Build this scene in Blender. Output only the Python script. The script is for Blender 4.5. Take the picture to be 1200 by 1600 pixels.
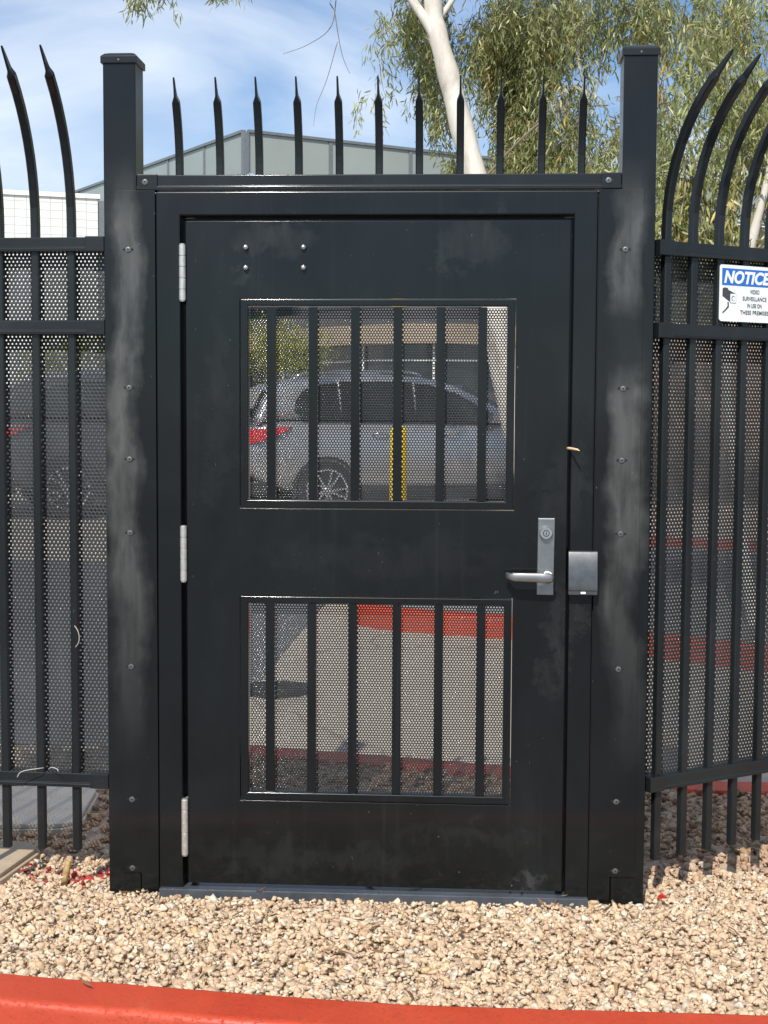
import bpy, bmesh, math, random
import numpy as np
from mathutils import Vector, Matrix, Quaternion
random.seed(7); rng = np.random.default_rng(11)
scene = bpy.context.scene
for o in list(bpy.data.objects): bpy.data.objects.remove(o)
col = scene.collection
PI = math.pi

# ------------------------------------------------------------------ camera
cd = bpy.data.cameras.new('camera'); cam = bpy.data.objects.new('camera', cd); col.objects.link(cam)
rt = Vector((0.99825626, 0.05880663, 0.00511987)); up = Vector((-0.00926525, 0.07043693, 0.9974732)); fw = Vector((-0.05829741, 0.99578131, -0.07085896))
m = Matrix.Identity(4)
for i in range(3):
    m[i][0] = rt[i]; m[i][1] = up[i]; m[i][2] = -fw[i]
m[0][3], m[1][3], m[2][3] = 0.30185, -4.67004, 1.5762
cam.matrix_world = m
cd.sensor_fit = 'VERTICAL'; cd.sensor_height = 24.0; cd.lens = 24.0*2300/1600
cd.clip_start = .05; cd.clip_end = 3000
scene.camera = cam

# ------------------------------------------------------------------ sky, sun, exposure
SUN_EL, SUN_AZ = 45.8, 191.3
w = bpy.data.worlds.new('World'); scene.world = w; w.use_nodes = True
nt = w.node_tree; nt.nodes.clear()
def N(t, typ, **kw):
    n = t.nodes.new(typ)
    for k, v in kw.items(): setattr(n, k, v)
    return n
sky = N(nt, 'ShaderNodeTexSky', sky_type='NISHITA'); sky.sun_disc = False
sky.sun_elevation = math.radians(SUN_EL); sky.sun_rotation = math.radians(SUN_AZ)
sky.air_density = 1.0; sky.dust_density = .6; sky.ozone_density = 1.2
tc = N(nt, 'ShaderNodeTexCoord'); mp = N(nt, 'ShaderNodeMapping'); mp.inputs['Scale'].default_value = (1.6, 1.6, 4.2); mp.inputs['Rotation'].default_value = (.25, .3, .4)
nz = N(nt, 'ShaderNodeTexNoise'); nz.inputs['Scale'].default_value = 2.0; nz.inputs['Detail'].default_value = 9; nz.inputs['Roughness'].default_value = .52; nz.inputs['Distortion'].default_value = .5
rp = N(nt, 'ShaderNodeValToRGB'); rp.color_ramp.elements[0].position = .38; rp.color_ramp.elements[0].color = (.05,)*3+(1,); rp.color_ramp.elements[1].position = .68; rp.color_ramp.elements[1].color = (.92,)*3+(1,)
mx = N(nt, 'ShaderNodeMixRGB'); mx.inputs[2].default_value = (8.8, 9.6, 10.6, 1)
bg = N(nt, 'ShaderNodeBackground'); bg.inputs['Strength'].default_value = .085
wo = N(nt, 'ShaderNodeOutputWorld'); L = nt.links.new
L(tc.outputs['Generated'], mp.inputs['Vector']); L(mp.outputs[0], nz.inputs['Vector']); L(nz.outputs['Fac'], rp.inputs[0])
L(rp.outputs[0], mx.inputs[0]); tn = N(nt, 'ShaderNodeMixRGB', blend_type='MULTIPLY'); tn.inputs[0].default_value = 1; tn.inputs[2].default_value = (.60, .88, 1.16, 1); L(sky.outputs[0], tn.inputs[1]); L(tn.outputs[0], mx.inputs[1]); L(mx.outputs[0], bg.inputs['Color']); L(bg.outputs[0], wo.inputs[0])

sl = bpy.data.lights.new('sun', 'SUN'); sl.energy = 4.2; sl.angle = math.radians(.5); sl.color = (1, .955, .88)
so = bpy.data.objects.new('sun', sl); col.objects.link(so)
el, az = math.radians(SUN_EL), math.radians(SUN_AZ)
sdir = Vector((math.sin(az)*math.cos(el), math.cos(az)*math.cos(el), math.sin(el)))
so.rotation_mode = 'QUATERNION'; so.rotation_quaternion = (-sdir).to_track_quat('-Z', 'Y'); so.location = sdir*30

vs = scene.view_settings; vs.view_transform = 'Standard'; vs.look = 'None'; vs.gamma = 1; vs.use_curve_mapping = False; vs.exposure = .35
scene.render.engine = 'CYCLES'
scene.cycles.max_bounces = 8; scene.cycles.transparent_max_bounces = 8

# ------------------------------------------------------------------ materials
def newmat(name):
    m = bpy.data.materials.new(name); m.use_nodes = True
    t = m.node_tree; b = t.nodes['Principled BSDF']
    return m, t, b
def noise(t, scale, detail=4, rough=.55, vec=None, dist=0):
    n = N(t, 'ShaderNodeTexNoise'); n.inputs['Scale'].default_value = scale; n.inputs['Detail'].default_value = detail
    n.inputs['Roughness'].default_value = rough; n.inputs['Distortion'].default_value = dist
    if vec is not None: t.links.new(vec, n.inputs['Vector'])
    return n.outputs['Fac']
def pos(t, scale=(1, 1, 1)):
    g = N(t, 'ShaderNodeTexCoord'); mp = N(t, 'ShaderNodeMapping'); mp.inputs['Scale'].default_value = scale
    t.links.new(g.outputs['Object'], mp.inputs['Vector']); return mp.outputs[0]
def wpos(t, scale=(1, 1, 1)):
    g = N(t, 'ShaderNodeNewGeometry'); mp = N(t, 'ShaderNodeMapping'); mp.inputs['Scale'].default_value = scale
    t.links.new(g.outputs['Position'], mp.inputs['Vector']); return mp.outputs[0]
def ramp(t, fac, stops):
    r = N(t, 'ShaderNodeValToRGB'); e = r.color_ramp.elements
    while len(e) < len(stops): e.new(.5)
    for k, (p, c) in enumerate(stops):
        e[k].position = p; e[k].color = (tuple(c) if hasattr(c, '__len__') else (c,)*3)+(1,)
    t.links.new(fac, r.inputs[0]); return r.outputs[0]
def mix(t, fac, a, b, mode='MIX'):
    n = N(t, 'ShaderNodeMixRGB', blend_type=mode)
    for i, v in ((0, fac), (1, a), (2, b)):
        if hasattr(v, 'is_linked'): t.links.new(v, n.inputs[i])
        elif hasattr(v, '__len__'): n.inputs[i].default_value = tuple(v)+(1,)
        else: n.inputs[i].default_value = v if i == 0 else (v, v, v, 1)
    return n.outputs[0]
def math_(t, op, a, b=0.0):
    n = N(t, 'ShaderNodeMath', operation=op)
    for i, v in ((0, a), (1, b)):
        if hasattr(v, 'is_linked'): t.links.new(v, n.inputs[i])
        else: n.inputs[i].default_value = v
    return n.outputs[0]
def bump(t, b, h, strength=.3, dist=.01):
    n = N(t, 'ShaderNodeBump'); n.inputs['Strength'].default_value = strength; n.inputs['Distance'].default_value = dist
    t.links.new(h, n.inputs['Height']); t.links.new(n.outputs[0], b.inputs['Normal'])
def simple(name, c, rough=.5, metal=0, spec=.5, var=.12, nscale=8, bmp=0, bscale=60, coat=0):
    m, t, b = newmat(name)
    v = pos(t); n = noise(t, nscale, 5, .6, v)
    dark = tuple(x*(1-var) for x in c); lite = tuple(min(1, x*(1+var)) for x in c)
    t.links.new(ramp(t, n, [(.3, dark), (.7, lite)]), b.inputs['Base Color'])
    b.inputs['Roughness'].default_value = rough; b.inputs['Metallic'].default_value = metal; b.inputs['Specular IOR Level'].default_value = spec
    b.inputs['Coat Weight'].default_value = coat
    if bmp: bump(t, b, noise(t, bscale, 4, .6, v), bmp, .002)
    return m

def paint_black(name, chalk=0.0, side=0, smudge=False, base=(.0050, .0062, .0066), rough=.30):
    """satin black powder coat; chalk>0 adds the weathered pale bloom the photograph shows along the post plates"""
    m, t, b = newmat(name)
    v = wpos(t)
    smear = noise(t, 3.2, 6, .62, wpos(t, (1, 1, .55)), .6)
    fine = noise(t, 60, 3, .6, wpos(t, (1, 1, .12)))
    c = ramp(t, smear, [(.38, base), (.60, tuple(x*1.45 for x in base)), (.74, tuple(x*2.1 for x in base))])
    r = math_(t, 'ADD', math_(t, 'MULTIPLY', smear, .22), rough-.09)
    # scuffs: sparse tiny pale scratches
    sc = noise(t, 95, 2, .5, wpos(t, (1, 1, .45)))
    c = mix(t, ramp(t, sc, [(.76, 0), (.80, 1)]), c, (.10, .105, .105))
    if chalk:
        sx = N(t, 'ShaderNodeSeparateXYZ'); t.links.new(v, sx.inputs[0])
        wav = noise(t, 2.8, 4, .55, wpos(t, (.6, .6, 1)), .3)
        wob = math_(t, 'MULTIPLY', math_(t, 'SUBTRACT', wav, .5), .20)
        cx = math_(t, 'SUBTRACT', math_(t, 'ADD', sx.outputs['X'], wob), side*.797)
        d = math_(t, 'ABSOLUTE', cx)
        band = ramp(t, math_(t, 'ADD', d, math_(t, 'MULTIPLY', math_(t, 'SUBTRACT', noise(t, 38, 5, .7, wpos(t, (1, 1, .4))), .5), .035)), [(.026, 1), (.040, .55), (.066, 0)])
        zr = ramp(t, math_(t, 'MULTIPLY', sx.outputs['Z'], .4), [(.16, .0), (.30, .35), (.46, .8), (.60, 1), (.86, 1), (.905, .35), (.95, 0)])
        pat = ramp(t, noise(t, 7, 6, .62, wpos(t, (1.6, 1, .5)), .2), [(.34, .35), (.56, 1)])
        f = mix(t, 1, mix(t, 1, band, zr, 'MULTIPLY'), pat, 'MULTIPLY')
        # dark gap in the right-hand bloom
        if side > 0:
            gap = ramp(t, math_(t, 'ABSOLUTE', math_(t, 'SUBTRACT', math_(t, 'ADD', sx.outputs['Z'], wob), 1.80)), [(.07, .12), (.17, 1)])
            f = mix(t, 1, f, gap, 'MULTIPLY')
        streak = ramp(t, noise(t, 30, 4, .6, wpos(t, (1, 1, .05))), [(.3, .62), (.7, 1)])
        f = mix(t, 1, f, streak, 'MULTIPLY')
        c = mix(t, mix(t, 1, f, chalk, 'MULTIPLY'), c, (.125, .127, .122))
        r = math_(t, 'ADD', r, math_(t, 'MULTIPLY', f, .3))
    if smudge:      # dusty hand smears, rain runs and rub marks with places of their own
        sx = N(t, 'ShaderNodeSeparateXYZ'); t.links.new(v, sx.inputs[0]); tot = None
        wb_ = math_(t, 'MULTIPLY', math_(t, 'SUBTRACT', noise(t, 8, 7, .75, v), .5), .42)
        for cx, cz, rx, rz_, st in ((-.33, 2.09, .13, .085, .6), (.30, 2.09, .12, .10, .5), (.655, .93, .035, .10, .55), (.58, .84, .05, .22, .45), (.60, 1.32, .09, .16, .35), (.30, .20, .30, .05, .25), (-.2, .12, .5, .05, .3), (-.50, 1.55, .05, .4, .22), (.03, 1.10, .5, .07, .18), (.50, .06, .05, .035, 1.3)):
            dx = math_(t, 'DIVIDE', math_(t, 'SUBTRACT', math_(t, 'ADD', sx.outputs['X'], wb_), cx), rx); dz = math_(t, 'DIVIDE', math_(t, 'SUBTRACT', math_(t, 'ADD', sx.outputs['Z'], wb_), cz), rz_)
            d2 = math_(t, 'ADD', math_(t, 'MULTIPLY', dx, dx), math_(t, 'MULTIPLY', dz, dz))
            g = math_(t, 'MULTIPLY', ramp(t, d2, [(0, 1), (.45, .7), (1, 0)]), st); tot = g if tot is None else math_(t, 'ADD', tot, g)
        tot = math_(t, 'MULTIPLY', tot, ramp(t, noise(t, 26, 5, .7, wpos(t, (1, 1, .3))), [(.35, .35), (.65, 1)]))
        runs = ramp(t, noise(t, 42, 3, .5, wpos(t, (1, 1, .02))), [(.60, 0), (.74, .22)]); tot = math_(t, 'ADD', tot, math_(t, 'MULTIPLY', runs, .6))
        tot = math_(t, 'MINIMUM', tot, 1.0)
        c = mix(t, math_(t, 'MULTIPLY', tot, .30), c, (.085, .088, .086)); r = math_(t, 'ADD', r, math_(t, 'MULTIPLY', tot, .25))
        spk = ramp(t, noise(t, 210, 2, .5, v), [(.79, 0), (.81, 1)]); c = mix(t, math_(t, 'MULTIPLY', spk, .8), c, (.28, .27, .25))
    t.links.new(c, b.inputs['Base Color']); t.links.new(r, b.inputs['Roughness'])
    b.inputs['Specular IOR Level'].default_value = .16; b.inputs['Coat Weight'].default_value = .40; b.inputs['Coat Roughness'].default_value = .10
    bump(t, b, noise(t, 420, 2, .5, v), .05, .0006)
    return m
M = {}
M['black'] = paint_black('black_paint', smudge=True)
M['black_left'] = paint_black('black_paint_bloom_left', .72, -1)
M['black_right'] = paint_black('black_paint_bloom_right', .66, 1)
M['fence_black'] = paint_black('fence_black_paint', base=(.0085, .0105, .0115), rough=.36)
M['sheet'] = paint_black('perforated_sheet_paint', base=(.033, .035, .0365), rough=.5)
M['sheet_door'] = paint_black('door_sheet_paint', base=(.022, .0235, .0245), rough=.5)
M['dark'] = simple('dark_gap', (.004, .004, .004), .7)
M['steel'] = simple('brushed_steel', (.62, .62, .60), .30, 1, nscale=40, var=.1)
M['zinc'] = simple('satin_hinge_steel', (.66, .64, .58), .38, .75, nscale=90, var=.15)
M['lock'] = simple('satin_lock_plate', (.30, .31, .31), .34, .9, nscale=25, var=.12)
M['lever'] = simple('satin_lever', (.34, .34, .33), .38, .9, nscale=25, var=.1)
M['screw'] = simple('weathered_screw', (.19, .19, .185), .4, .8, nscale=200, var=.4)
M['sill'] = simple('threshold_paint', (.075, .085, .10), .33, .3, nscale=6, var=.3)
M['reader'] = simple('reader_plastic', (.11, .113, .115), .28, .65, .55, nscale=30, var=.2, bmp=.05, bscale=300)

# ------------------------------------------------------------------ mesh tools
class MB:
    def __init__(s): s.v = []; s.f = []; s.mi = []
    def add(s, V, F, mi=0):
        o = len(s.v); s.v += [tuple(p) for p in V]; s.f += [tuple(i+o for i in f) for f in F]; s.mi += [mi]*len(F); return s
    def box(s, x0, x1, y0, y1, z0, z1, b=0, mi=0, M4=None):
        if b <= 0:
            V = [(x, y, z) for z in (z0, z1) for y in (y0, y1) for x in (x0, x1)]
            F = [(0, 2, 3, 1), (4, 5, 7, 6), (0, 1, 5, 4), (2, 6, 7, 3), (0, 4, 6, 2), (1, 3, 7, 5)]
        else:
            bm = bmesh.new(); bmesh.ops.create_cube(bm, size=1)
            for q in bm.verts: q.co = Vector(((x0+x1)/2+q.co.x*(x1-x0), (y0+y1)/2+q.co.y*(y1-y0), (z0+z1)/2+q.co.z*(z1-z0)))
            bmesh.ops.bevel(bm, geom=bm.edges[:], offset=b, segments=2, affect='EDGES', profile=.6)
            bm.verts.index_update(); V = [q.co.copy() for q in bm.verts]; F = [[q.index for q in f.verts] for f in bm.faces]; bm.free()
        if M4 is not None: V = [M4 @ Vector(p) for p in V]
        return s.add(V, F, mi)
    def tube(s, pts, rad, n=10, mi=0, caps=True, flat=None):
        pts = [Vector(p) for p in pts]; V = []; F = []
        if not hasattr(rad, '__len__'): rad = [rad]*len(pts)
        ref = None
        for i, p in enumerate(pts):
            d = (pts[min(i+1, len(pts)-1)]-pts[max(i-1, 0)]).normalized()
            if ref is None: ref = Vector((1, 0, 0)) if abs(d.x) < .9 else Vector((0, 1, 0))
            a = (ref-d*ref.dot(d)).normalized(); ref = a; c = d.cross(a)
            for k in range(n):
                an = 2*PI*(k+.5)/n; V.append(p+(a*math.cos(an)+c*math.sin(an))*rad[i])
        for i in range(len(pts)-1):
            for k in range(n):
                F.append((i*n+k, i*n+(k+1) % n, (i+1)*n+(k+1) % n, (i+1)*n+k))
        if caps: F += [tuple(range(n))[::-1], tuple((len(pts)-1)*n+k for k in range(n))]
        return s.add(V, F, mi)
    def prism(s, poly, axis, a, b, mi=0, M4=None):
        n = len(poly)
        mk = {'y': lambda p, t: (p[0], t, p[1]), 'x': lambda p, t: (t, p[0], p[1]), 'z': lambda p, t: (p[0], p[1], t)}[axis]
        V = [mk(p, a) for p in poly]+[mk(p, b) for p in poly]
        if M4 is not None: V = [M4 @ Vector(q) for q in V]
        F = [tuple(range(n)), tuple(range(2*n-1, n-1, -1))]+[(k, k+n, (k+1) % n+n, (k+1) % n) for k in range(n)]
        return s.add(V, F, mi)
    def build(s, name, mats, parent=None, smooth=False, bevel=0, world=True):
        me = bpy.data.meshes.new(name); me.from_pydata(s.v, [], s.f)
        if not isinstance(mats, (list, tuple)): mats = [mats]
        for q in mats: me.materials.append(q)
        if len(mats) > 1: me.polygons.foreach_set('material_index', s.mi)
        bm = bmesh.new(); bm.from_mesh(me); bmesh.ops.recalc_face_normals(bm, faces=bm.faces[:]); bm.to_mesh(me); bm.free()
        if parent is not None and world: me.transform(acc(parent).inverted())
        if smooth: me.shade_smooth()
        return link(name, me, parent, bevel)
def acc(o):
    Mx = Matrix.Identity(4)
    while o is not None:
        Mx = Matrix.LocRotScale(o.location, o.rotation_euler, None) @ Mx; o = o.parent
    return Mx
def link(name, me, parent=None, bevel=0):
    o = bpy.data.objects.new(name, me); col.objects.link(o)
    if parent is not None: o.parent = parent
    if bevel:
        md = o.modifiers.new('bevel', 'BEVEL'); md.width = bevel; md.segments = 4; md.limit_method = 'ANGLE'; md.angle_limit = math.radians(40); me.shade_smooth(); md.harden_normals = True
    return o
def tag(o, label=None, cat=None, group=None, kind=None):
    if label: o['label'] = label
    if cat: o['category'] = cat
    if group: o['group'] = group
    if kind: o['kind'] = kind
    return o
def thing(name, label, cat, loc=(0, 0, 0), rz=0, group=None):
    o = bpy.data.objects.new(name, None); col.objects.link(o); o.empty_display_size = .2
    o.location = loc; o.rotation_euler = (0, 0, rz); return tag(o, label, cat, group)
def copy_tree(o, parent=None):
    c = o.copy(); col.objects.link(c); c.parent = parent
    for ch in [q for q in bpy.data.objects if q.parent == o]: copy_tree(ch, c)
    return c
def npmesh(name, V, F, mats, parent=None, cols=None, smooth=False, M4=None):
    """V (n,3), F (m,k) constant-size faces; cols (n,4) per-vertex tint of each stone / leaf"""
    me = bpy.data.meshes.new(name); n, (mf, k) = len(V), F.shape
    me.vertices.add(n); me.vertices.foreach_set('co', np.ascontiguousarray(V, dtype=np.float32).ravel())
    me.loops.add(mf*k); me.loops.foreach_set('vertex_index', np.ascontiguousarray(F, dtype=np.int32).ravel())
    me.polygons.add(mf); me.polygons.foreach_set('loop_start', np.arange(0, mf*k, k, dtype=np.int32))
    me.update(calc_edges=True)
    if cols is not None:
        a = me.color_attributes.new('tint', 'FLOAT_COLOR', 'POINT'); a.data.foreach_set('color', np.ascontiguousarray(cols, dtype=np.float32).ravel())
    for q in (mats if isinstance(mats, (list, tuple)) else [mats]): me.materials.append(q)
    if M4 is not None: me.transform(M4)
    if parent is not None: me.transform(acc(parent).inverted())
    if smooth: me.shade_smooth()
    return link(name, me, parent)
def ray_holes(x0, x1, z0, z1, holes):
    """cells of a plate outline minus rectangular holes"""
    xs = sorted({x0, x1, *[h[0] for h in holes], *[h[1] for h in holes]}); zs = sorted({z0, z1, *[h[2] for h in holes], *[h[3] for h in holes]})
    for i in range(len(xs)-1):
        for j in range(len(zs)-1):
            mx_, mz_ = (xs[i]+xs[i+1])/2, (zs[j]+zs[j+1])/2
            yield i, j, xs, zs, not any(h[0] < mx_ < h[1] and h[2] < mz_ < h[3] for h in holes)
def plate(mb, x0, x1, y0, y1, z0, z1, holes=(), mi=0):
    """one watertight plate with rectangular openings (x,z), thickness y0..y1"""
    cells = list(ray_holes(x0, x1, z0, z1, holes)); xs, zs = cells[0][2], cells[0][3]
    full = {(i, j) for i, j, _, _, ok in cells if ok}; idx = {}; V = []; F = []
    def v(i, j, k):
        if (i, j, k) not in idx: idx[(i, j, k)] = len(V); V.append((xs[i], (y0, y1)[k], zs[j]))
        return idx[(i, j, k)]
    for i, j in full:
        F.append((v(i, j, 0), v(i+1, j, 0), v(i+1, j+1, 0), v(i, j+1, 0))); F.append((v(i, j, 1), v(i, j+1, 1), v(i+1, j+1, 1), v(i+1, j, 1)))
        if (i-1, j) not in full: F.append((v(i, j, 0), v(i, j+1, 0), v(i, j+1, 1), v(i, j, 1)))
        if (i+1, j) not in full: F.append((v(i+1, j, 0), v(i+1, j, 1), v(i+1, j+1, 1), v(i+1, j+1, 0)))
        if (i, j-1) not in full: F.append((v(i, j, 0), v(i, j, 1), v(i+1, j, 1), v(i+1, j, 0)))
        if (i, j+1) not in full: F.append((v(i, j+1, 0), v(i+1, j+1, 0), v(i+1, j+1, 1), v(i, j+1, 1)))
    mb.add(V, F, mi)
def perforated(name, parent, mat, x0, x1, z0, z1, y, pitch, r, sides=12, th=.0015, world=False):
    """real punched sheet: hexagonal lattice of round holes with wall thickness (local x,z)"""
    row = pitch*math.sqrt(3)/2; nx, nz = int((x1-x0)/pitch), int((z1-z0)/row)
    ii, jj = np.meshgrid(np.arange(nx), np.arange(nz)); ii = ii.ravel(); jj = jj.ravel()
    cx = x0+(ii+.5+.5*(jj % 2))*pitch; cz = z0+(jj+.5)*row; n = len(cx)
    R = pitch/math.sqrt(3); k = np.arange(sides)
    ang = PI/2+2*PI*k/sides
    if sides == 12: rad = np.where(k % 2 == 0, R, pitch/2)
    else: rad = np.full(sides, R)
    ox, oz = rad*np.cos(ang), rad*np.sin(ang); hx, hz = r*np.cos(ang), r*np.sin(ang)
    V = np.zeros((n, 3*sides, 3))
    V[:, :sides, 0] = cx[:, None]+ox; V[:, :sides, 2] = cz[:, None]+oz; V[:, :sides, 1] = y
    V[:, sides:2*sides, 0] = cx[:, None]+hx; V[:, sides:2*sides, 2] = cz[:, None]+hz; V[:, sides:2*sides, 1] = y
    V[:, 2*sides:, 0] = cx[:, None]+hx; V[:, 2*sides:, 2] = cz[:, None]+hz; V[:, 2*sides:, 1] = y+th
    F = []
    for q in range(sides):
        q2 = (q+1) % sides
        F.append((q, q2, q2+sides, q+sides)); F.append((q+sides, q2+sides, q2+2*sides, q+2*sides))
    F = (np.array(F)[None]+(np.arange(n)*3*sides)[:, None, None]).reshape(-1, 4)
    return npmesh(name, V.reshape(-1, 3), F, mat, parent, M4=None if world else acc(parent))

# ------------------------------------------------------------------ ground
def gz(y):      # the lot behind the kerb climbs gently away from the gate
    return -.15+.034*max(0, min(y, 60)-2)
def asphalt_mat(name, c1, c2, sc=1.0, stain=0):
    m, t, b = newmat(name); v = wpos(t)
    big = noise(t, .5*sc, 5, .6, v); fine = noise(t, 180, 3, .7, v)
    c = mix(t, big, c1, c2); c = mix(t, ramp(t, fine, [(.35, .0), (.7, .45)]), c, tuple(x*1.7 for x in c2))
    if stain:
        c = mix(t, ramp(t, noise(t, 1.1, 7, .7, v, .4), [(.56, 0), (.70, .5)]), c, (.12, .105, .09))
        vo = N(t, 'ShaderNodeTexVoronoi'); vo.feature = 'DISTANCE_TO_EDGE'; vo.inputs['Scale'].default_value = .45; mpv = N(t, 'ShaderNodeMixRGB'); mpv.inputs[0].default_value = .30
        t.links.new(v, mpv.inputs[1]); nn_ = N(t, 'ShaderNodeTexNoise'); nn_.inputs['Scale'].default_value = 3; t.links.new(v, nn_.inputs['Vector']); t.links.new(nn_.outputs['Color'], mpv.inputs[2]); t.links.new(mpv.outputs[0], vo.inputs['Vector'])
        c = mix(t, ramp(t, vo.outputs['Distance'], [(.002, .45), (.006, 0)]), c, (.07, .06, .055))
    t.links.new(c, b.inputs['Base Color']); b.inputs['Roughness'].default_value = .85
    bump(t, b, fine, .4, .004); return m
M['asphalt'] = asphalt_mat('asphalt', (.085, .086, .09), (.12, .12, .122))
M['drive'] = asphalt_mat('concrete_drive', (.26, .225, .185), (.345, .30, .245), stain=1)
def sheet(name, poly, mat, zf, n=1):
    me = bpy.data.meshes.new(name); me.from_pydata([(x, y, zf(y)) for x, y in poly], [], [tuple(range(len(poly)))]); me.materials.append(mat)
    return tag(link(name, me), kind='structure')
sheet('street', [(-400, -400), (400, -400), (400, -.95), (-400, -.95)], M['asphalt'], lambda y: -.16)
me = bpy.data.meshes.new('ground')
ys = [1.5, 2, 60, 900]; V = [(x, y, gz(y)-.02) for y in ys for x in (-900, 900)]
me.from_pydata(V, [], [(2*i, 2*i+1, 2*i+3, 2*i+2) for i in range(3)]); me.materials.append(M['drive']); tag(link('ground', me), kind='structure')
# darker asphalt lane to the left of the concrete drive
sheet('road', [(-30, 2.6), (-1.35, 2.6), (-.98, 3.7), (-.93, 5.2), (-.86, 6.9), (-.75, 7.6), (-1.0, 9.3), (-30, 9.3)], M['asphalt'], lambda y: gz(y)-.014)

def kerb(name, path, wtop, zt, zb, mat, side):
    """kerb swept along path (the gravel-side edge); side=+1: face towards lower y side of path"""
    mb = MB(); pts = [Vector((x, y, 0)) for x, y in path]; prof = []
    r = .016
    for a, dz in ((-.002, -.12), (0, -.004), (.004, 0), (.010, 0), (wtop-r-.012, 0), (wtop-r, 0), (wtop-r*.6, -r*.18), (wtop-r*.2, -r*.5), (wtop, -r), (wtop+.001, -r-.010), (wtop+.012, -.19 if callable(zt) else zb-zt)): prof.append((a, dz))
    n = len(prof)
    V = []
    for i, p in enumerate(pts):
        d = (pts[min(i+1, len(pts)-1)]-pts[max(i-1, 0)]).normalized(); nn = Vector((d.y, -d.x, 0))*side
        for j_, (a, dz) in enumerate(prof):
            q = p+nn*(a+(rng.normal()*.0006 if 0 < j_ < len(prof)-1 else 0)); dz += rng.normal()*.0004; V.append((q.x, q.y, zt(p) + dz if callable(zt) else zt+dz))
    F = [(i*n+k, i*n+k+1, (i+1)*n+k+1, (i+1)*n+k) for i in range(len(pts)-1) for k in range(n-1)]
    F += [tuple(range(n)), tuple((len(pts)-1)*n+k for k in range(n))]
    mb.add(V, F); o = mb.build(name, mat, smooth=True); return tag(o, kind='structure')
def red_mat(name, c=(.44, .046, .017)):
    m, t, b = newmat(name); v = wpos(t)
    n1 = noise(t, 2.2, 6, .65, v); n2 = noise(t, 45, 4, .7, v)
    c1 = mix(t, ramp(t, n1, [(.35, 0), (.68, 1)]), c, (c[0]*1.10, c[1]*1.35, c[2]*1.3))
    c1 = mix(t, ramp(t, n2, [(.66, 0), (.8, .5)]), c1, (.30, .10, .07))
    c1 = mix(t, ramp(t, noise(t, 6, 6, .7, v), [(.62, 0), (.75, .3)]), c1, (.58, .17, .10))
    c1 = mix(t, ramp(t, noise(t, 3.7, 8, .75, wpos(t, (1, 2.5, 1))), [(.60, 0), (.72, .35)]), c1, (.22, .05, .03))
    c1 = mix(t, ramp(t, noise(t, 130, 2, .5, v), [(.72, 0), (.77, .8)]), c1, (.16, .045, .03))
    t.links.new(c1, b.inputs['Base Color']); b.inputs['Roughness'].default_value = .55
    h = mix(t, .45, ramp(t, noise(t, 85, 5, .75, v), [(.30, 0), (.45, 1)]), noise(t, 16, 4, .6, v)); bump(t, b, h, .55, .006)
    t.links.new(ramp(t, n1, [(.3, .42), (.7, .72)]), b.inputs['Roughness']); return m
M['red'] = red_mat('red_kerb_paint')
def cline(x): return -.795-.12*math.tanh((x+.45)*1.3)*.65-.02*x*(x < 0)
fk = [(x, -.868+.15*((1-math.tanh((x+.9)*1.1))/2)*1.0) for x in np.linspace(-3.5, 3.5, 60)]
fk = [(x, (-.868 if x > .2 else -.868+.125*(.2-x)**1.25*.88)) for x in np.linspace(-3.0, 3.6, 240)]
kerb('front_kerb', fk, .175, -.004, -.165, M['red'], 1)
bk = [(x, 1.62-.26*(x-.45) if x < 1.2 else 1.42) for x in np.linspace(-1.0, 6, 50)]
kerb('rear_kerb', bk, .175, -.005, -.19, M['red'], -1)
# planted island beyond the drive
isl = [(6.0, 2.75), (2.2, 4.85), (1.2, 5.45), (.56, 5.80), (.0, 5.98), (-.30, 6.12), (-.42, 6.30), (-.45, 6.60), (-.40, 7.6), (-.1, 9.2), (.6, 11.2), (3.0, 12.4)]
def smoothpath(P, k=6):
    out = []
    for i in range(len(P)-1):
        p0, p1, p2, p3 = [Vector(P[max(0, min(len(P)-1, j))]) for j in (i-1, i, i+1, i+2)]
        for s_ in range(k):
            t_ = s_/k; out.append(.5*((2*p1)+(-p0+p2)*t_+(2*p0-5*p1+4*p2-p3)*t_*t_+(-p0+3*p1-3*p2+p3)*t_**3))
    out.append(Vector(P[-1])); return [tuple(q) for q in out]
ip = smoothpath(isl)
kerb('island_kerb', [(x, y) for x, y in ip][::-1], .16, lambda p: gz(p.y)+.125, -.05, M['red'], 1)
M['island'] = asphalt_mat('island_concrete', (.15, .145, .14), (.20, .19, .18))
M['tan_gravel'] = asphalt_mat('tan_ground', (.30, .23, .175), (.40, .31, .24), 4)
me = bpy.data.meshes.new('island_ground'); P = [(x, y, gz(y)+.11) for x, y in ip]+[(14, 12.4, gz(12)+.11), (14, 1.2, .02)]
me.from_pydata(P, [], [tuple(range(len(P)))]); me.materials.append(M['island']); tag(link('island_ground', me), kind='structure')
ek = [(x, 10.15-.42*(x-1.9)) for x in np.linspace(1.5, 12, 16)]
kerb('far_kerb', ek, .16, lambda p: gz(p.y)+.19, -.05, M['red'], 1)
me = bpy.data.meshes.new('far_ground'); P = [(x, y, gz(y)+.18) for x, y in ek]+[(40, 4, .3), (40, 45, 1.2), (1.5, 45, 1.2)]
me.from_pydata(P, [], [tuple(range(len(P)))]); me.materials.append(M['tan_gravel']); tag(link('far_ground', me), kind='structure')
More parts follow.
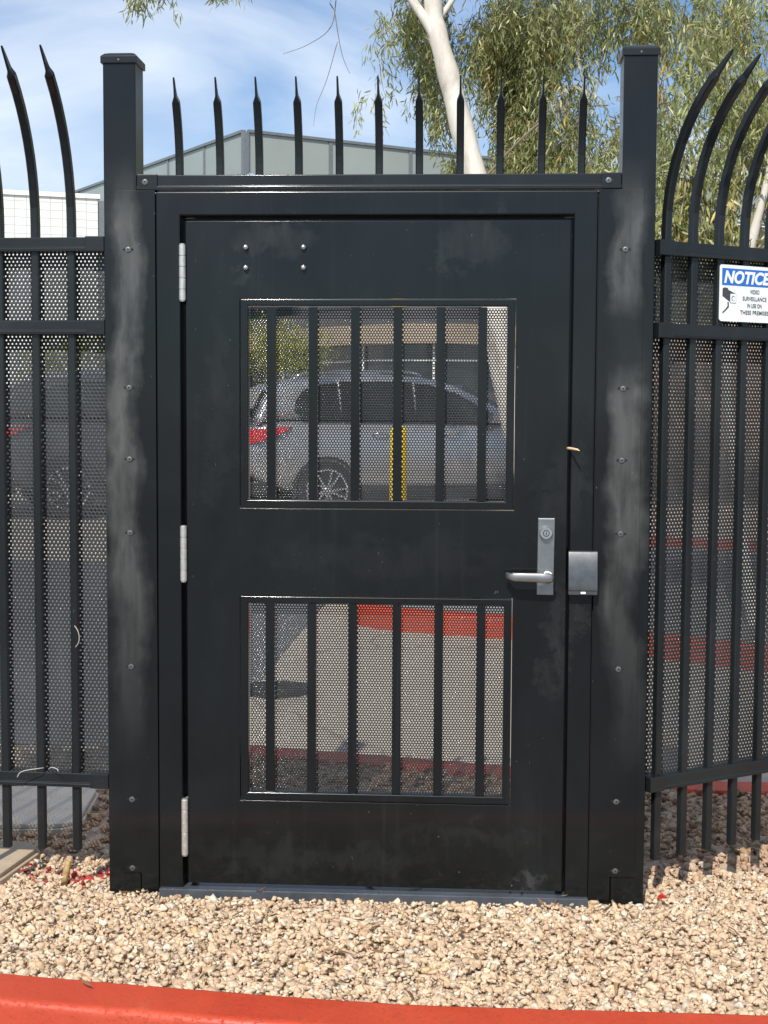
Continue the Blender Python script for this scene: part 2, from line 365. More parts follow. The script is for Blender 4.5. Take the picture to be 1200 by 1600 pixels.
# gravel bed under the stones
me = bpy.data.meshes.new('gravel_bed'); nx, ny = 120, 60
xs = np.linspace(-3.0, 3.6, nx); V = []
for i, x in enumerate(xs):
    y0 = np.interp(x, [q[0] for q in fk], [q[1] for q in fk]); y1 = np.interp(x, [q[0] for q in bk], [q[1] for q in bk])
    for j in range(ny): V.append((x, y0+(y1-y0)*j/(ny-1), -.026+.006*math.sin(x*31+j)*math.cos(j*1.7)))
me.from_pydata(V, [], [(i*ny+j, (i+1)*ny+j, (i+1)*ny+j+1, i*ny+j+1) for i in range(nx-1) for j in range(ny-1)])
M['bed'] = asphalt_mat('gravel_bed_soil', (.30, .22, .16), (.42, .32, .23), 6); me.materials.append(M['bed']); tag(link('gravel_bed', me), kind='structure')

# crushed granite: every stone real geometry, one object
def stone_mat():
    m, t, b = newmat('crushed_granite')
    a = N(t, 'ShaderNodeAttribute'); a.attribute_name = 'tint'; v = wpos(t)
    n1 = noise(t, 160, 4, .7, v); n2 = noise(t, 620, 3, .7, v)
    c = mix(t, 1, a.outputs['Color'], ramp(t, n1, [(.3, (.62, .58, .54)), (.55, (1, 1, 1)), (.75, (1.0, .96, .9))]), 'MULTIPLY')
    c = mix(t, ramp(t, n2, [(.62, 0), (.72, .75)]), c, (.13, .095, .075))
    c = mix(t, ramp(t, n2, [(.28, .6), (.36, 0)]), c, (.72, .68, .62))
    t.links.new(c, b.inputs['Base Color']); b.inputs['Roughness'].default_value = .82; bump(t, b, n1, .5, .002); return m
M['stone'] = stone_mat()
def stone_shape():
    bm = bmesh.new()
    for _ in range(11):
        q = Vector(rng.normal(size=3)).normalized()*rng.uniform(.8, 1.0); bm.verts.new((q.x, q.y*rng.uniform(.65, 1), q.z*rng.uniform(.5, .85)))
    bmesh.ops.convex_hull(bm, input=bm.verts[:]); 
    for q in [q for q in bm.verts if not q.link_faces]: bm.verts.remove(q)
    bmesh.ops.subdivide_edges(bm, edges=bm.edges[:], cuts=1, use_grid_fill=True)
    bmesh.ops.triangulate(bm, faces=bm.faces[:])
    for q in bm.verts: q.co += Vector(rng.normal(size=3))*.05
    bm.verts.index_update(); V = np.array([q.co for q in bm.verts]); F = np.array([[q.index for q in f.verts] for f in bm.faces]); bm.free()
    return V, F
shapes = [stone_shape() for _ in range(14)]
palette = np.array([1.0, .985, .90])*np.array([(.60, .45, .325), (.57, .415, .30), (.63, .49, .37), (.60, .435, .315), (.66, .55, .44), (.52, .37, .27), (.60, .54, .47), (.54, .37, .26), (.64, .48, .34), (.45, .325, .24), (.66, .60, .52), (.56, .41, .25)])
pw = np.array([16, 14, 14, 12, 9, 5, 5, 4, 7, 2.5, 5, 2]); pw = pw/pw.sum()
def scatter(n, xr, yf, size, layers, redf=None):
    Vs, Fs, Cs = [], [], []; off = 0
    per = rng.integers(0, len(shapes), n)
    for si, (SV, SF) in enumerate(shapes):
        idx = np.where(per == si)[0]; k = len(idx)
        if not k: continue
        x = rng.uniform(*xr, k); y0, y1 = yf(x); y = y0+(y1-y0)*rng.random(k)
        s_ = np.clip(rng.lognormal(math.log(size), .40, k), size*.45, size*2.0)
        z = rng.uniform(layers[0], layers[1], k)-np.maximum(0, s_-size)*.5
        h = np.interp(y, [-.95, -.75, -.3, -.02, .3, 2.1], [-.004, 0, .0, -.008, -.004, .0])
        near = (y < -.70) ; z = np.where(near, np.minimum(z, -.012), z)
        q = rng.normal(size=(k, 4)); q /= np.linalg.norm(q, axis=1)[:, None]; a, b, c, d = q.T
        R = np.stack([1-2*(c*c+d*d), 2*(b*c-d*a), 2*(b*d+c*a), 2*(b*c+d*a), 1-2*(b*b+d*d), 2*(c*d-b*a), 2*(b*d-c*a), 2*(c*d+b*a), 1-2*(b*b+c*c)], 1).reshape(-1, 3, 3)
        P = np.einsum('kij,vj->kvi', R, SV)*s_[:, None, None]; P[:, :, 2] *= .8
        P += np.stack([x, y, z+h], 1)[:, None, :]
        cc = palette[rng.choice(len(palette), k, p=pw)]*rng.uniform(.85, 1.12, k)[:, None]
        if redf is not None:
            rmask = redf(x, y) & (rng.random(k) < .38); cc = np.where(rmask[:, None], np.array([.42, .035, .03])*rng.uniform(.7, 1.2, k)[:, None], cc)
        C = np.ones((k, len(SV), 4)); C[:, :, :3] = cc[:, None, :]
        Vs.append(P.reshape(-1, 3)); Cs.append(C.reshape(-1, 4)); Fs.append((SF[None]+(np.arange(k)*len(SV))[:, None, None]).reshape(-1, 3)+off); off += k*len(SV)
    return np.concatenate(Vs), np.concatenate(Fs), np.concatenate(Cs)
fx, fy = [q[0] for q in fk], [q[1] for q in fk]; bx_, by_ = [q[0] for q in bk], [q[1] for q in bk]
def redpatch(x, y):
    f = ((x > -1.26) & (x < -.90) & (np.abs(y-.17-.04*np.sin(x*40)) < .07)) | (np.hypot(x+1.03, (y-.95)*.6) < .12) | (np.hypot(x+.93, y-.62) < .08) | (np.hypot(x+.25, y+.64) < .014)
    return f
A = scatter(12500, (-1.9, 2.1), lambda x: (np.interp(x, fx, fy)+.004, np.full(len(x), .36)), .0152, (-.020, .000), redpatch)
A2 = scatter(13000, (-1.9, 2.1), lambda x: (np.interp(x, fx, fy)+.004, np.full(len(x), .36)), .0095, (-.015, -.004), redpatch)
def darker(T):  # shade of the fence sheets put into the colour of the stones behind
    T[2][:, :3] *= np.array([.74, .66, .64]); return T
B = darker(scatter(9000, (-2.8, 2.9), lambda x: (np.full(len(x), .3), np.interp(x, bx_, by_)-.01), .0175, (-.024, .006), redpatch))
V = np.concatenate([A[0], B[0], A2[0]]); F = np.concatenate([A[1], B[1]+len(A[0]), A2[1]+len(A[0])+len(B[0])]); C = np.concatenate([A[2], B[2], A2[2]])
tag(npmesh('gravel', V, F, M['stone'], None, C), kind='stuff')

# dry leaf scraps and chips lying on the stones
n = 110; lb = np.stack([rng.uniform(-1.5, 1.6, n), rng.uniform(-.86, .1, n), np.full(n, .012)], 1)
LITTER = (lb, n)
# ------------------------------------------------------------------ gate: posts
def post(x0, x1, ztop, matk, label):
    xc = (x0+x1)/2; t = thing('gate_post', label, 'post', (xc, .055, 0), group='square posts either side of the gate')
    mb = MB(); mb.box(x0, x1, 0, .11, -.05, ztop-.03, .004); mb.build('post_tube', M[matk], t)
    c = MB(); e = .006; zb = ztop-.036
    # shallow pressed cap: skirt, then chamfered top
    P0 = [(x0-e, -e), (x1+e, -e), (x1+e, .11+e), (x0-e, .11+e)]; P1 = [(x0+.004, .004), (x1-.004, .004), (x1-.004, .106), (x0+.004, .106)]; P2 = [(x0+.018, .018), (x1-.018, .018), (x1-.018, .092), (x0+.018, .092)]
    V = [(x, y, z) for PP, z in ((P0, zb), (P0, ztop-.014), (P1, ztop-.005), (P2, ztop)) for x, y in PP]
    F = [(3, 2, 1, 0), (12, 13, 14, 15)]+[(4*l+k, 4*l+(k+1) % 4, 4*l+4+(k+1) % 4, 4*l+4+k) for l in range(3) for k in range(4)]
    c.add(V, F); c.build('cap', M['fence_black'], t, bevel=.0015)
    s = MB(); s.tube([(xc+.0, -e-.002, zb+.01), (xc, -e+.003, zb+.01)], .003, 8); s.build('cap_screw', M['screw'], t)
    return t
post(-.868, -.763, 2.690, 'black_left', 'tall square black post on the hinge side of the gate, grey bloom on its face')
post(.764, .869, 2.700, 'black_right', 'tall square black post beside the card reader side of the gate')

# ------------------------------------------------------------------ gate frame with cover plates
fr = thing('gate_surround', 'black steel gate frame with bolted cover plates and a metal sill', 'gate surround', (0, .03, 0))
mb = MB(); plate(mb, -.699, .6905, -.010, .085, .012, 2.254, [(-.6215, .617, -1, 2.1765)])
mb.build('frame', M['black'], fr, bevel=.0065)
mb = MB()   # door stop behind the leaf
mb.box(-.6215, -.585, .046, .082, .014, 2.174); mb.box(.590, .617, .046, .082, .014, 2.174); mb.box(-.585, .590, .046, .082, 2.150, 2.1765)
mb.build('door_stop', M['black'], fr)
mb = MB(); mb.box(-.762, -.7005, .012, .075, -.03, 2.25); mb.build('filler', M['dark'], fr)
mb = MB(); mb.box(.692, .763, .012, .075, -.03, 2.25); mb.build('filler', M['dark'], fr)
mb = MB(); mb.box(-.697, .690, -.030, .085, -.03, .0105, .003); mb.build('threshold', M['sill'], fr, bevel=0)
def slotscrew(x, z, y, parent):
    s = MB(); n = 16
    pl = [(x+.0180*math.copysign(abs(math.cos(a))**.6, math.cos(a)), z+.0048*math.sin(a)) for a in [2*PI*k/n for k in range(n)]]
    s.prism(pl, 'y', y-.0006, y+.0005, 1)
    s.tube([(x, y-.0044, z), (x, y-.0040, z), (x, y+.0005, z)], [.0052, .0070, .0075], 14, 0)
    s.tube([(x, y-.0050, z), (x, y-.0046, z)], .0030, 6, 1)
    s.tube([(x, y-.0026, z), (x, y-.001, z)], [.0090, .0092], 14, 0)
    s.build('screw', [M['screw'], M['dark']], parent, smooth=False)
for side, zs, x0, x1, sx_ in ((-1, (2.072, 1.635, 1.407, 1.170, .735, .298, .070), -.820, -.7025, -.789), (1, (2.071, 1.639, 1.414, 1.182, .751, .323, .097), .6945, .838, .777)):
    cp = MB(); yb = -.0005
    if side < 0: poly = [(x1, .002), (x1, 2.257), (x0, 2.257), (x0, .054), (-.759, .054), (-.759, .002)]
    else: poly = [(x0, .002), (x0, 2.256), (x1-.005, 2.256), (x1, .077), (.760, .077), (.760, .002)]
    cp.prism(poly, 'y', -.0055, yb)
    cpo = cp.build('cover_plate', M['black_left' if side < 0 else 'black_right'], fr, bevel=.001)
    for z in zs: slotscrew(sx_, z, -.0055, cpo)

# ------------------------------------------------------------------ door leaf
UW = (-.433, .441, 1.252, 1.919); LW = (-.434, .440, .303, .973)
dr = thing('gate_door', 'black steel gate door with two barred mesh windows and three bright hinges', 'gate door', (-.612, .02, 0))
mb = MB(); plate(mb, -.604, .6065, -.008, .042, .0265, 2.160, [UW, LW]); mb.build('door_leaf', M['black'], dr, bevel=.0055)
for (x0, x1, z0, z1), bars in ((UW, (-.333, -.1995, -.065, .0695, .205, .3365)), (LW, (-.337, -.2025, -.0705, .0715, .2055, .3405))):
    f = MB(); plate(f, x0+.0025, x1-.0025, -.010, .036, z0+.0025, z1-.0025, [(x0+.027, x1-.027, z0+.028, z1-.024)])
    fo = f.build('window_frame', M['black'], dr, bevel=.0035)
    perforated('perforated_sheet', fo, M['sheet_door'], x0+.025, x1-.021, z0+.027, z1-.020, .030, .0093, .00315, 12, world=True)
    for bxc in bars:
        b_ = MB(); b_.box(bxc-.014, bxc+.014, -.0035, .024, z0+.0285, z1-.0275, .0015); b_.build('bar', M['black'], fo)
for zb, zt in ((1.911, 2.086), (1.017, 1.193), (.121, .304)):
    h = MB(); n = 5; hh = (zt-zb)/n
    for k in range(n):
        z0, z1 = zb+k*hh+.0006, zb+(k+1)*hh-.0006
        h.tube([(-.6135, -.0165, z0), (-.6135, -.0165, z0+.001), (-.6135, -.0165, z1-.001), (-.6135, -.0165, z1)], [.0098, .0108, .0108, .0098], 18)
    h.tube([(-.6135, -.0165, zb-.003), (-.6135, -.0165, zt+.003)], .0085, 14)
    h.box(-.6195, -.6075, -.012, .03, zb+.002, zt-.002)
    h.build('hinge', M['zinc'], dr, bevel=0)
for x, z in ((-.412, 2.078), (-.229, 2.078), (-.412, 2.014), (-.229, 2.014)):
    s = MB(); s.tube([(x, -.0225, z), (x, -.020, z), (x, -.015, z), (x, -.008, z)], [.003, .0075, .0092, .0092], 14); s.build('bolt', M['steel'], dr, smooth=True)
lp = MB()
Mx = Matrix.Identity(4)
V = [(.5135, -.009, .984), (.5695, -.009, .984), (.5715, -.009, 1.232), (.5155, -.009, 1.232), (.5155, -.021, .987), (.5675, -.021, .987), (.5695, -.019, 1.2295), (.5175, -.019, 1.2295)]
lp.add(V, [(0, 1, 2, 3), (7, 6, 5, 4), (0, 4, 5, 1), (1, 5, 6, 2), (2, 6, 7, 3), (3, 7, 4, 0)])
lpo = lp.build('lock_plate', M['lock'], dr, bevel=.002)
cy = MB(); X, Z = .542, 1.184
cy.tube([(X, -.020, Z), (X, -.034, Z), (X, -.037, Z)], [.0205, .0205, .018], 32)
cy.tube([(X, -.037, Z), (X, -.0380, Z)], [.0105, .0105], 24, 1)
cy.tube([(X, -.0372, Z), (X, -.0400, Z)], [.0088, .0082], 24, 0)
cy.box(X-.0012, X+.0012, -.0407, -.038, Z-.0055, Z+.004, mi=1)
cy.build('lock_cylinder', [M['steel'], M['dark']], lpo)
lv = MB(); X, Z = .549, 1.046
lv.tube([(X, -.020, Z-.002), (X, -.034, Z-.002), (X, -.036, Z)], [.020, .019, .0135], 28); lv.tube([(X, -.034, Z), (X, -.064, Z)], [.0130, .0125], 24)
sec = []
path = [(X+.012, -.062, Z, .012, .0090), (X+.004, -.066, Z, .0145, .0095), (X-.02, -.068, Z+.0008, .0155, .0080), (X-.07, -.068, Z+.0015, 0.0142, .0070), (X-.108, -.067, Z+.0020, .0138, .0068), (X-.117, -.062, Z+.0025, .0110, .0065), (X-.124, -.050, Z+.003, .0112, .0060), (X-.131, -.040, Z+.0035, .0110, .0055)]
V = []; n = 12
for i, (x, y, z, hz_, hy_) in enumerate(path):
    a = Vector(path[max(0, i-1)][:3]); b = Vector(path[min(len(path)-1, i+1)][:3]); d = (b-a).normalized(); u = Vector((0, 0, 1)); s_ = d.cross(u).normalized()
    for k in range(n):
        an = 2*PI*k/n; cz = math.copysign(abs(math.sin(an))**.6, math.sin(an)); cy_ = math.copysign(abs(math.cos(an))**.6, math.cos(an))
        V.append(Vector((x, y, z))+u*cz*hz_+s_*cy_*hy_)
F = [(i*n+k, i*n+(k+1) % n, (i+1)*n+(k+1) % n, (i+1)*n+k) for i in range(len(path)-1) for k in range(n)]+[tuple(range(n)), tuple((len(path)-1)*n+k for k in range(n))]
lv.add(V, F); lv.build('lever', M['lever'], lpo, smooth=True, bevel=0)

# card reader on the frame
cr = thing('card_reader', 'small dark card reader box fixed to the gate frame beside the lever', 'card reader', (.658, -.01, 1.0))
mb = MB(); poly = [(-.0105, 1.004), (-.0105, 1.128), (-.030, 1.128), (-.0345, 1.122), (-.045, 1.016), (-.045, 1.004)]
mb.prism(poly, 'x', .613, .7045); mb.build('housing', M['reader'], cr, bevel=.0022)
mb = MB(); mb.box(.6135, .704, -.042, -.0105, .991, 1.0035, .0015); mb.build('base_strip', M['reader'], cr)
gm, gt, gb = newmat('status_light'); gb.inputs['Base Color'].default_value = (.7, .75, .9, 1); gb.inputs['Emission Color'].default_value = (.75, .8, 1, 1); gb.inputs['Emission Strength'].default_value = .5
mb = MB(); mb.box(.652, .667, -.0436, -.0415, .9945, 1.0005, .0008); mb.build('status_light', gm, cr)

# picket strip over the gate
def picket_geo(mb, bx, by, z0, zs, R, theta, tip, w=.0127, yaw=0):
    """square picket from z0, bending forward (local -y) from zs along an arc, ending in a pressed flat spear"""
    pts = [(0, z0, 0), (0, zs, 0)]; K = 9
    for k in range(1, K+1):
        a = theta*k/K; pts.append((-R*(1-math.cos(a)), zs+R*math.sin(a), a))
    V = []; c_ = w*.28
    pr = [(-w+c_, -w), (w-c_, -w), (w, -w+c_), (w, w-c_), (w-c_, w), (-w+c_, w), (-w, w-c_), (-w, -w+c_)]
    rings = [(y, z, a, 1, 1) for y, z, a in pts]
    y, z, a = pts[-1]; ty, tz = -math.sin(a), math.cos(a)
    for d, sx_, sy_ in ((.008, .96, 1.05), (.018, .62, 1.05), (.028, .34, .98), (tip*.6, .26, .72), (tip*.88, .24, .42), (tip, .20, .16)): rings.append((y+ty*d, z+tz*d, a, sx_, sy_))
    for y, z, a, kx, ky in rings:
        for px, py in pr: V.append((bx+px*kx, by+y+py*ky*math.cos(a), z+py*ky*math.sin(a)*-1*-1))
    n = 8; F = [(i*n+k, i*n+(k+1) % n, (i+1)*n+(k+1) % n, (i+1)*n+k) for i in range(len(rings)-1) for k in range(n)]
    F += [tuple(range(n))[::-1], tuple((len(rings)-1)*n+k for k in range(n))]
    mb.add(V, F)
def rail_poly(zt, yc=0, h=.045, d=.019):
    return [(yc-d, zt-.002), (yc-d+.002, zt), (yc+d-.002, zt), (yc+d, zt-.002), (yc+d, zt-h), (yc-d-.006, zt-h), (yc-d-.0065, zt-h+.010), (yc-d-.0045, zt-h+.0125), (yc-d, zt-h+.014)]
ts = thing('spiked_transom', 'row of eleven short black spikes on a ridged rail above the gate', 'spiked rail', (0, .03, 2.26))
mb = MB(); mb.prism(rail_poly(2.3065, .025, .048, .022), 'x', -.762, .763); mb.build('rail', M['fence_black'], ts, bevel=.0012)
for x0, x1 in ((-.761, -.695), (.700, .762)):
    mb = MB(); mb.box(x0, x1, -.0035, .052, 2.2585, 2.3085, .003); k = mb.build('rail_bracket', M['fence_black'], ts)
    slotscrew(-.734 if x0 < 0 else .722, 2.284, -.0035, k)
for x in (-.6285, -.4985, -.3735, -.2475, -.119, .0065, .133, .261, .3855, .515, .6395):
    mb = MB(); picket_geo(mb, x, .025, 2.303, 2.318, .42, .50, .085, .0118); mb.build('spike', M['fence_black'], ts)

# ------------------------------------------------------------------ fence panels
def fence(loc, rz, sgn, cs, length, zt3, label, sheet_y, group='curved top security fence either side of the gate'):
    t = thing('fence_panel', label, 'fence', loc, rz, group)
    T = acc(t)
    for zt in zt3:
        mb = MB(); a, b = sorted((sgn*.004, sgn*length)); mb.prism(rail_poly(zt), 'x', a, b); ra = mb.build('rail', M['fence_black'], t, bevel=.0012, world=False)
        a, b = sorted((sgn*.0, sgn*.062)); mb = MB(); mb.box(a, b, -.029, .021, zt-.047, zt+.002, .003); br = mb.build('rail_bracket', M['fence_black'], t, world=False)
        if sgn < 0:
            s = MB(); n = 12; s.prism([(-.020+.0075*math.cos(2*PI*k/n), zt-.021+.005*math.sin(2*PI*k/n)) for k in range(n)], 'y', -.0297, -.0285)
            s.build('bracket_hole', M['dark'], br, world=False)
    for c_ in cs:
        mb = MB(); picket_geo(mb, sgn*c_, 0, .115, zt3[0]+.042, .56, .86, .112, .0132); mb.build('picket', M['fence_black'], t, world=False)
    a, b = sorted((sgn*-.004, sgn*length))
    perforated('perforated_sheet', t, M['sheet'], a, b, zt3[2]-.020, zt3[0]-.010, sheet_y, .0133, .0029, 12)
    return t
fence((-.868, .031, 0), -.05, -1, [.1145+.1195*k for k in range(9)], 1.15, (2.114, 1.850, .374), 'black curved spike fence panel left of the gate with a fine mesh backing', .026)
fence((.872, .045, 0), math.radians(34), 1, [.050+.1115*k for k in range(11)], 1.30, (2.104, 1.846, .392), 'black curved spike fence panel right of the gate carrying the notice sign', .026)

# ------------------------------------------------------------------ notice sign
def flat(name, c, rough=.4): return simple(name, c, rough, var=.03, nscale=3)
M['sign_white'] = flat('sign_white', (.80, .82, .80)); M['sign_blue'] = flat('sign_blue', (.02, .14, .50)); M['sign_grey'] = flat('sign_ink', (.05, .055, .065))
sg = thing('notice_sign', 'white notice sign with blue header and camera picture on the right fence', 'sign', (.872, .045, 0), math.radians(34))
def roundrect(x0, x1, z0, z1, r, n=6):
    out = []
    for cx, cz, a0 in ((x1-r, z1-r, 0), (x0+r, z1-r, 90), (x0+r, z0+r, 180), (x1-r, z0+r, 270)):
        for k in range(n+1): a = math.radians(a0+90*k/n); out.append((cx+r*math.cos(a), cz+r*math.sin(a)))
    return out
SX, SZ, SY = .252, 1.860, -.030    # lower left corner, local
SWd, SHt = .236, .181
mb = MB(); mb.prism(roundrect(SX, SX+SWd, SZ, SZ+SHt, .009), 'y', SY, SY+.0022); sp = mb.build('panel', M['sign_white'], sg, world=False)
mb = MB(); mb.prism(roundrect(SX+.009, SX+SWd-.009, SZ+SHt-.0655, SZ+SHt-.011, .002), 'y', SY-.0006, SY-.0001); mb.build('header_band', M['sign_blue'], sg, world=False)
def text_mesh(body, size, bold, shear, sxs):
    cu = bpy.data.curves.new('lettering', 'FONT'); cu.body = body; cu.size = size; cu.offset = bold; cu.shear = shear; cu.align_x = 'CENTER'; cu.align_y = 'CENTER'; cu.extrude = .0002; cu.space_character = 1.02
    o = bpy.data.objects.new('lettering', cu); col.objects.link(o); bpy.context.view_layer.update()
    me = bpy.data.meshes.new_from_object(o.evaluated_get(bpy.context.evaluated_depsgraph_get())); bpy.data.objects.remove(o); bpy.data.curves.remove(cu)
    me.transform(Matrix.Diagonal((sxs, 1, 1, 1))); me.name = 'lettering'; return me
def put_text(body, cx, cz, size, bold, shear, sxs, mat, width=None):
    me = text_mesh(body, size, bold, shear, sxs)
    xs_ = [q.co.x for q in me.vertices]; ys_ = [q.co.y for q in me.vertices]
    k = 1 if width is None else width/(max(xs_)-min(xs_))
    me.transform(Matrix.Diagonal((k, 1, 1, 1))); me.transform(Matrix.Translation((-(max(xs_)+min(xs_))/2*k, -(max(ys_)+min(ys_))/2, 0)))
    me.transform(Matrix.Translation((cx, SY-.0012, cz)) @ Matrix.Rotation(PI/2, 4, 'X'))
    me.materials.clear(); me.materials.append(mat); link('lettering', me, sg)
put_text('NOTICE', SX+SWd/2+.001, SZ+SHt-.0385, .053, .0022, .22, 1, M['sign_white'], .204)
for k, (tx, wd) in enumerate((('VIDEO', .041), ('SURVEILLANCE', .106), ('IN USE ON', .064), ('THESE PREMISES', .126))):
    put_text(tx, SX+.153, SZ+.0985-.0225*k, .0185, .0001, 0, 1, M['sign_grey'], wd)
mb = MB()   # camera picture: dark sloping body, pale square front with a lens ring, bent arm
o_ = (SX+.012, SZ)
def q_(x, z): return (SX+x, SZ+z)
mb.prism([q_(.012, .104), q_(.012, .080), q_(.046, .062), q_(.046, .086), q_(.034, .107), q_(.018, .108)], 'y', SY-.0006, SY-.0001)
mb.prism([q_(.020, .107), q_(.080-.012, .090), q_(.046, .089), q_(.014, .105)], 'y', SY-.0007, SY-.0002)
mb.prism([q_(.034, .062), q_(.040, .062), q_(.041, .046), q_(.030, .036), q_(.014, .024), q_(.013, .029), q_(.026, .039), q_(.035, .049)], 'y', SY-.0006, SY-.0001)
mb.prism(roundrect(SX+.0445, SX+.0715, SZ+.059, SZ+.090, .003), 'y', SY-.0010, SY-.0005)
mb.prism(roundrect(SX+.0457, SX+.0703, SZ+.0602, SZ+.0888, .0025), 'y', SY-.0014, SY-.0009, 1)
n = 20; mb.prism([q_(.0590+.0085*math.cos(2*PI*k/n), .0740+.0085*math.sin(2*PI*k/n)) for k in range(n)], 'y', SY-.0018, SY-.0013)
mb.prism([q_(.0600+.0068*math.cos(2*PI*k/n), .0735+.0068*math.sin(2*PI*k/n)) for k in range(n)], 'y', SY-.0022, SY-.0017, 1)
mb.build('camera_picture', [M['sign_grey'], M['sign_white']], sg, world=False)

# ------------------------------------------------------------------ little things
M['paper'] = simple('cigarette_paper', (.72, .50, .30), .7, nscale=300, var=.25); M['tan_wood'] = simple('tan_wood', (.36, .24, .10), .7, nscale=60, var=.3)
cb = MB(); cb.tube([(.606, -.004, 1.4505), (.612, -.020, 1.4510), (.624, -.045, 1.4495), (.634, -.066, 1.4480), (.636, -.069, 1.4475)], [.0042, .0044, .0040, .0034, .0020], 12)
cb.tube([(.631, -.062, 1.4470), (.640, -.072, 1.4455)], [.0018, .0012], 6)
tag(cb.build('cigarette_butt', M['paper'], smooth=True), 'pale cigarette butt poked into the gap of the gate above the lever', 'cigarette butt')
M['strap'] = simple('pale_plastic', (.40, .38, .33), .5)
for pts_, lab in (([(-.974, -.004, .865), (-.962, -.010, .85), (-.957, -.012, .83), (-.960, -.011, .81), (-.972, -.004, .795)], 'thin white tie loop sticking out halfway up the left fence mesh'),
                  ([(-1.085, .01, .392), (-1.10, -.006, .393), (-1.135, -.014, .389), (-1.155, -.02, .382), (-1.163, -.024, .368)], 'curled pale tie end lying over the left fence bottom rail'),
                  ([(-1.07, .012, .388), (-1.055, -.002, .397), (-1.035, -.01, .394), (-1.030, -.014, .388)], 'short pale tie end just behind the left fence bottom rail')):
    mb = MB(); P_ = smoothpath(pts_, 4); mb.tube(P_, .0016, 5); tag(mb.build('cable_tie', M['strap'], smooth=True), lab, 'cable tie', 'cable ties on the left fence')
mb = MB(); mb.tube([(-1.04, .06, -.03), (-1.032, .085, .035), (-1.030, .090, .055), (-1.029, .092, .058)], [.011, .0115, .0105, .006], 10)
tag(mb.build('stake', M['tan_wood'], smooth=True), 'short tan wooden stake standing in the gravel below the left fence', 'stake')
mb = MB(); mb.add([Vector((.925, -.012, .018))+Vector(q)*.020 for q in shapes[3][0]], [tuple(map(int, f)) for f in shapes[3][1]])
M['red_glass'] = simple('red_stone_paint', (.52, .03, .02), .45)
tag(mb.build('painted_stone', M['red_glass']), 'bright red painted stone beside the foot of the right gate post', 'stone')
# irrigation box lids
def lid_mat():
    m, t, b = newmat('box_lid_plastic'); v = wpos(t)
    wv = N(t, 'ShaderNodeTexWave'); wv.inputs['Scale'].default_value = 26; wv.inputs['Distortion'].default_value = .6; t.links.new(v, wv.inputs['Vector'])
    n1 = noise(t, 7, 5, .6, v); c = ramp(t, n1, [(.3, (.50, .42, .345)), (.7, (.62, .53, .44))])
    c = mix(t, ramp(t, noise(t, 14, 4, .5, wpos(t, (1, 2, 1))), [(.68, 0), (.74, .8)]), c, (.24, .15, .09))
    t.links.new(c, b.inputs['Base Color']); b.inputs['Roughness'].default_value = .7; bump(t, b, wv.outputs['Fac'], .5, .003); return m
M['lid'] = lid_mat()
M['lid_tan'] = simple('box_lid_tan', (.38, .295, .20), .7, nscale=12, var=.12, bmp=.3, bscale=40)
for (cx, cy, rz, wx, wy, mt, rim, lab) in ((-1.66, .88, .10, .96, .56, 'lid', 'lid', 'grey box lid with rounded corners lying in shaded gravel behind the left fence'), (-1.53, .23, -.13, .60, .44, 'lid_tan', 'lid_tan', 'tan box lid half in sun under the left fence near the picture edge')):
    t = thing('utility_box', lab, 'box lid', (cx, cy, 0), rz, 'ground boxes under the left fence')
    mb = MB(); mb.prism(roundrect(-wx/2, wx/2, -wy/2, wy/2, .09, 8), 'z', .004, .020); mb.build('lid', M[mt], t, bevel=.004, world=False)
    mb = MB(); mb.prism(roundrect(-wx/2-.012, wx/2+.012, -wy/2-.012, wy/2+.012, .10, 8), 'z', -.03, .0035); mb.build('rim', M[rim], t, bevel=.003, world=False)

# round cover set in the drive
cx_, cy_ = -.837, 3.938
dc = thing('drain_cover', 'dark round drain cover set in the pale drive behind the gate', 'drain cover', (cx_, cy_, gz(cy_)-.015))
M['iron'] = simple('cast_iron', (.03, .03, .031), .6, .3, nscale=50, var=.3)
mb = MB(); n = 40; ring = [(cx_+.225*math.cos(2*PI*k/n), cy_+.225*math.sin(2*PI*k/n)) for k in range(n)]; mb.prism(ring, 'z', gz(cy_)-.03, gz(cy_)-.006); mb.build('ring', M['iron'], dc)
mb = MB(); mb.prism([(cx_+.205*math.cos(2*PI*k/n), cy_+.205*math.sin(2*PI*k/n)) for k in range(n)], 'z', gz(cy_)-.005, gz(cy_)-.001)
for a_ in range(-3, 4): mb.box(cx_-.15, cx_+.15, cy_+a_*.045-.008, cy_+a_*.045+.008, gz(cy_), gz(cy_)+.004)
mb.build('cover', M['iron'], dc)
# yellow bollard
M['yellow'] = simple('bollard_yellow', (.72, .50, .01), .4, nscale=5, var=.1)
bo = MB(); X, Y = -.295, 7.5; z0 = gz(7.5); bo.tube([(X, Y, z0), (X, Y, 1.36), (X, Y, 1.40), (X, Y, 1.425), (X, Y, 1.432)], [.072, .072, .064, .036, .004], 28)
tag(bo.build('bollard', M['yellow'], smooth=True), 'yellow bollard standing before the silver car behind the gate', 'bollard')

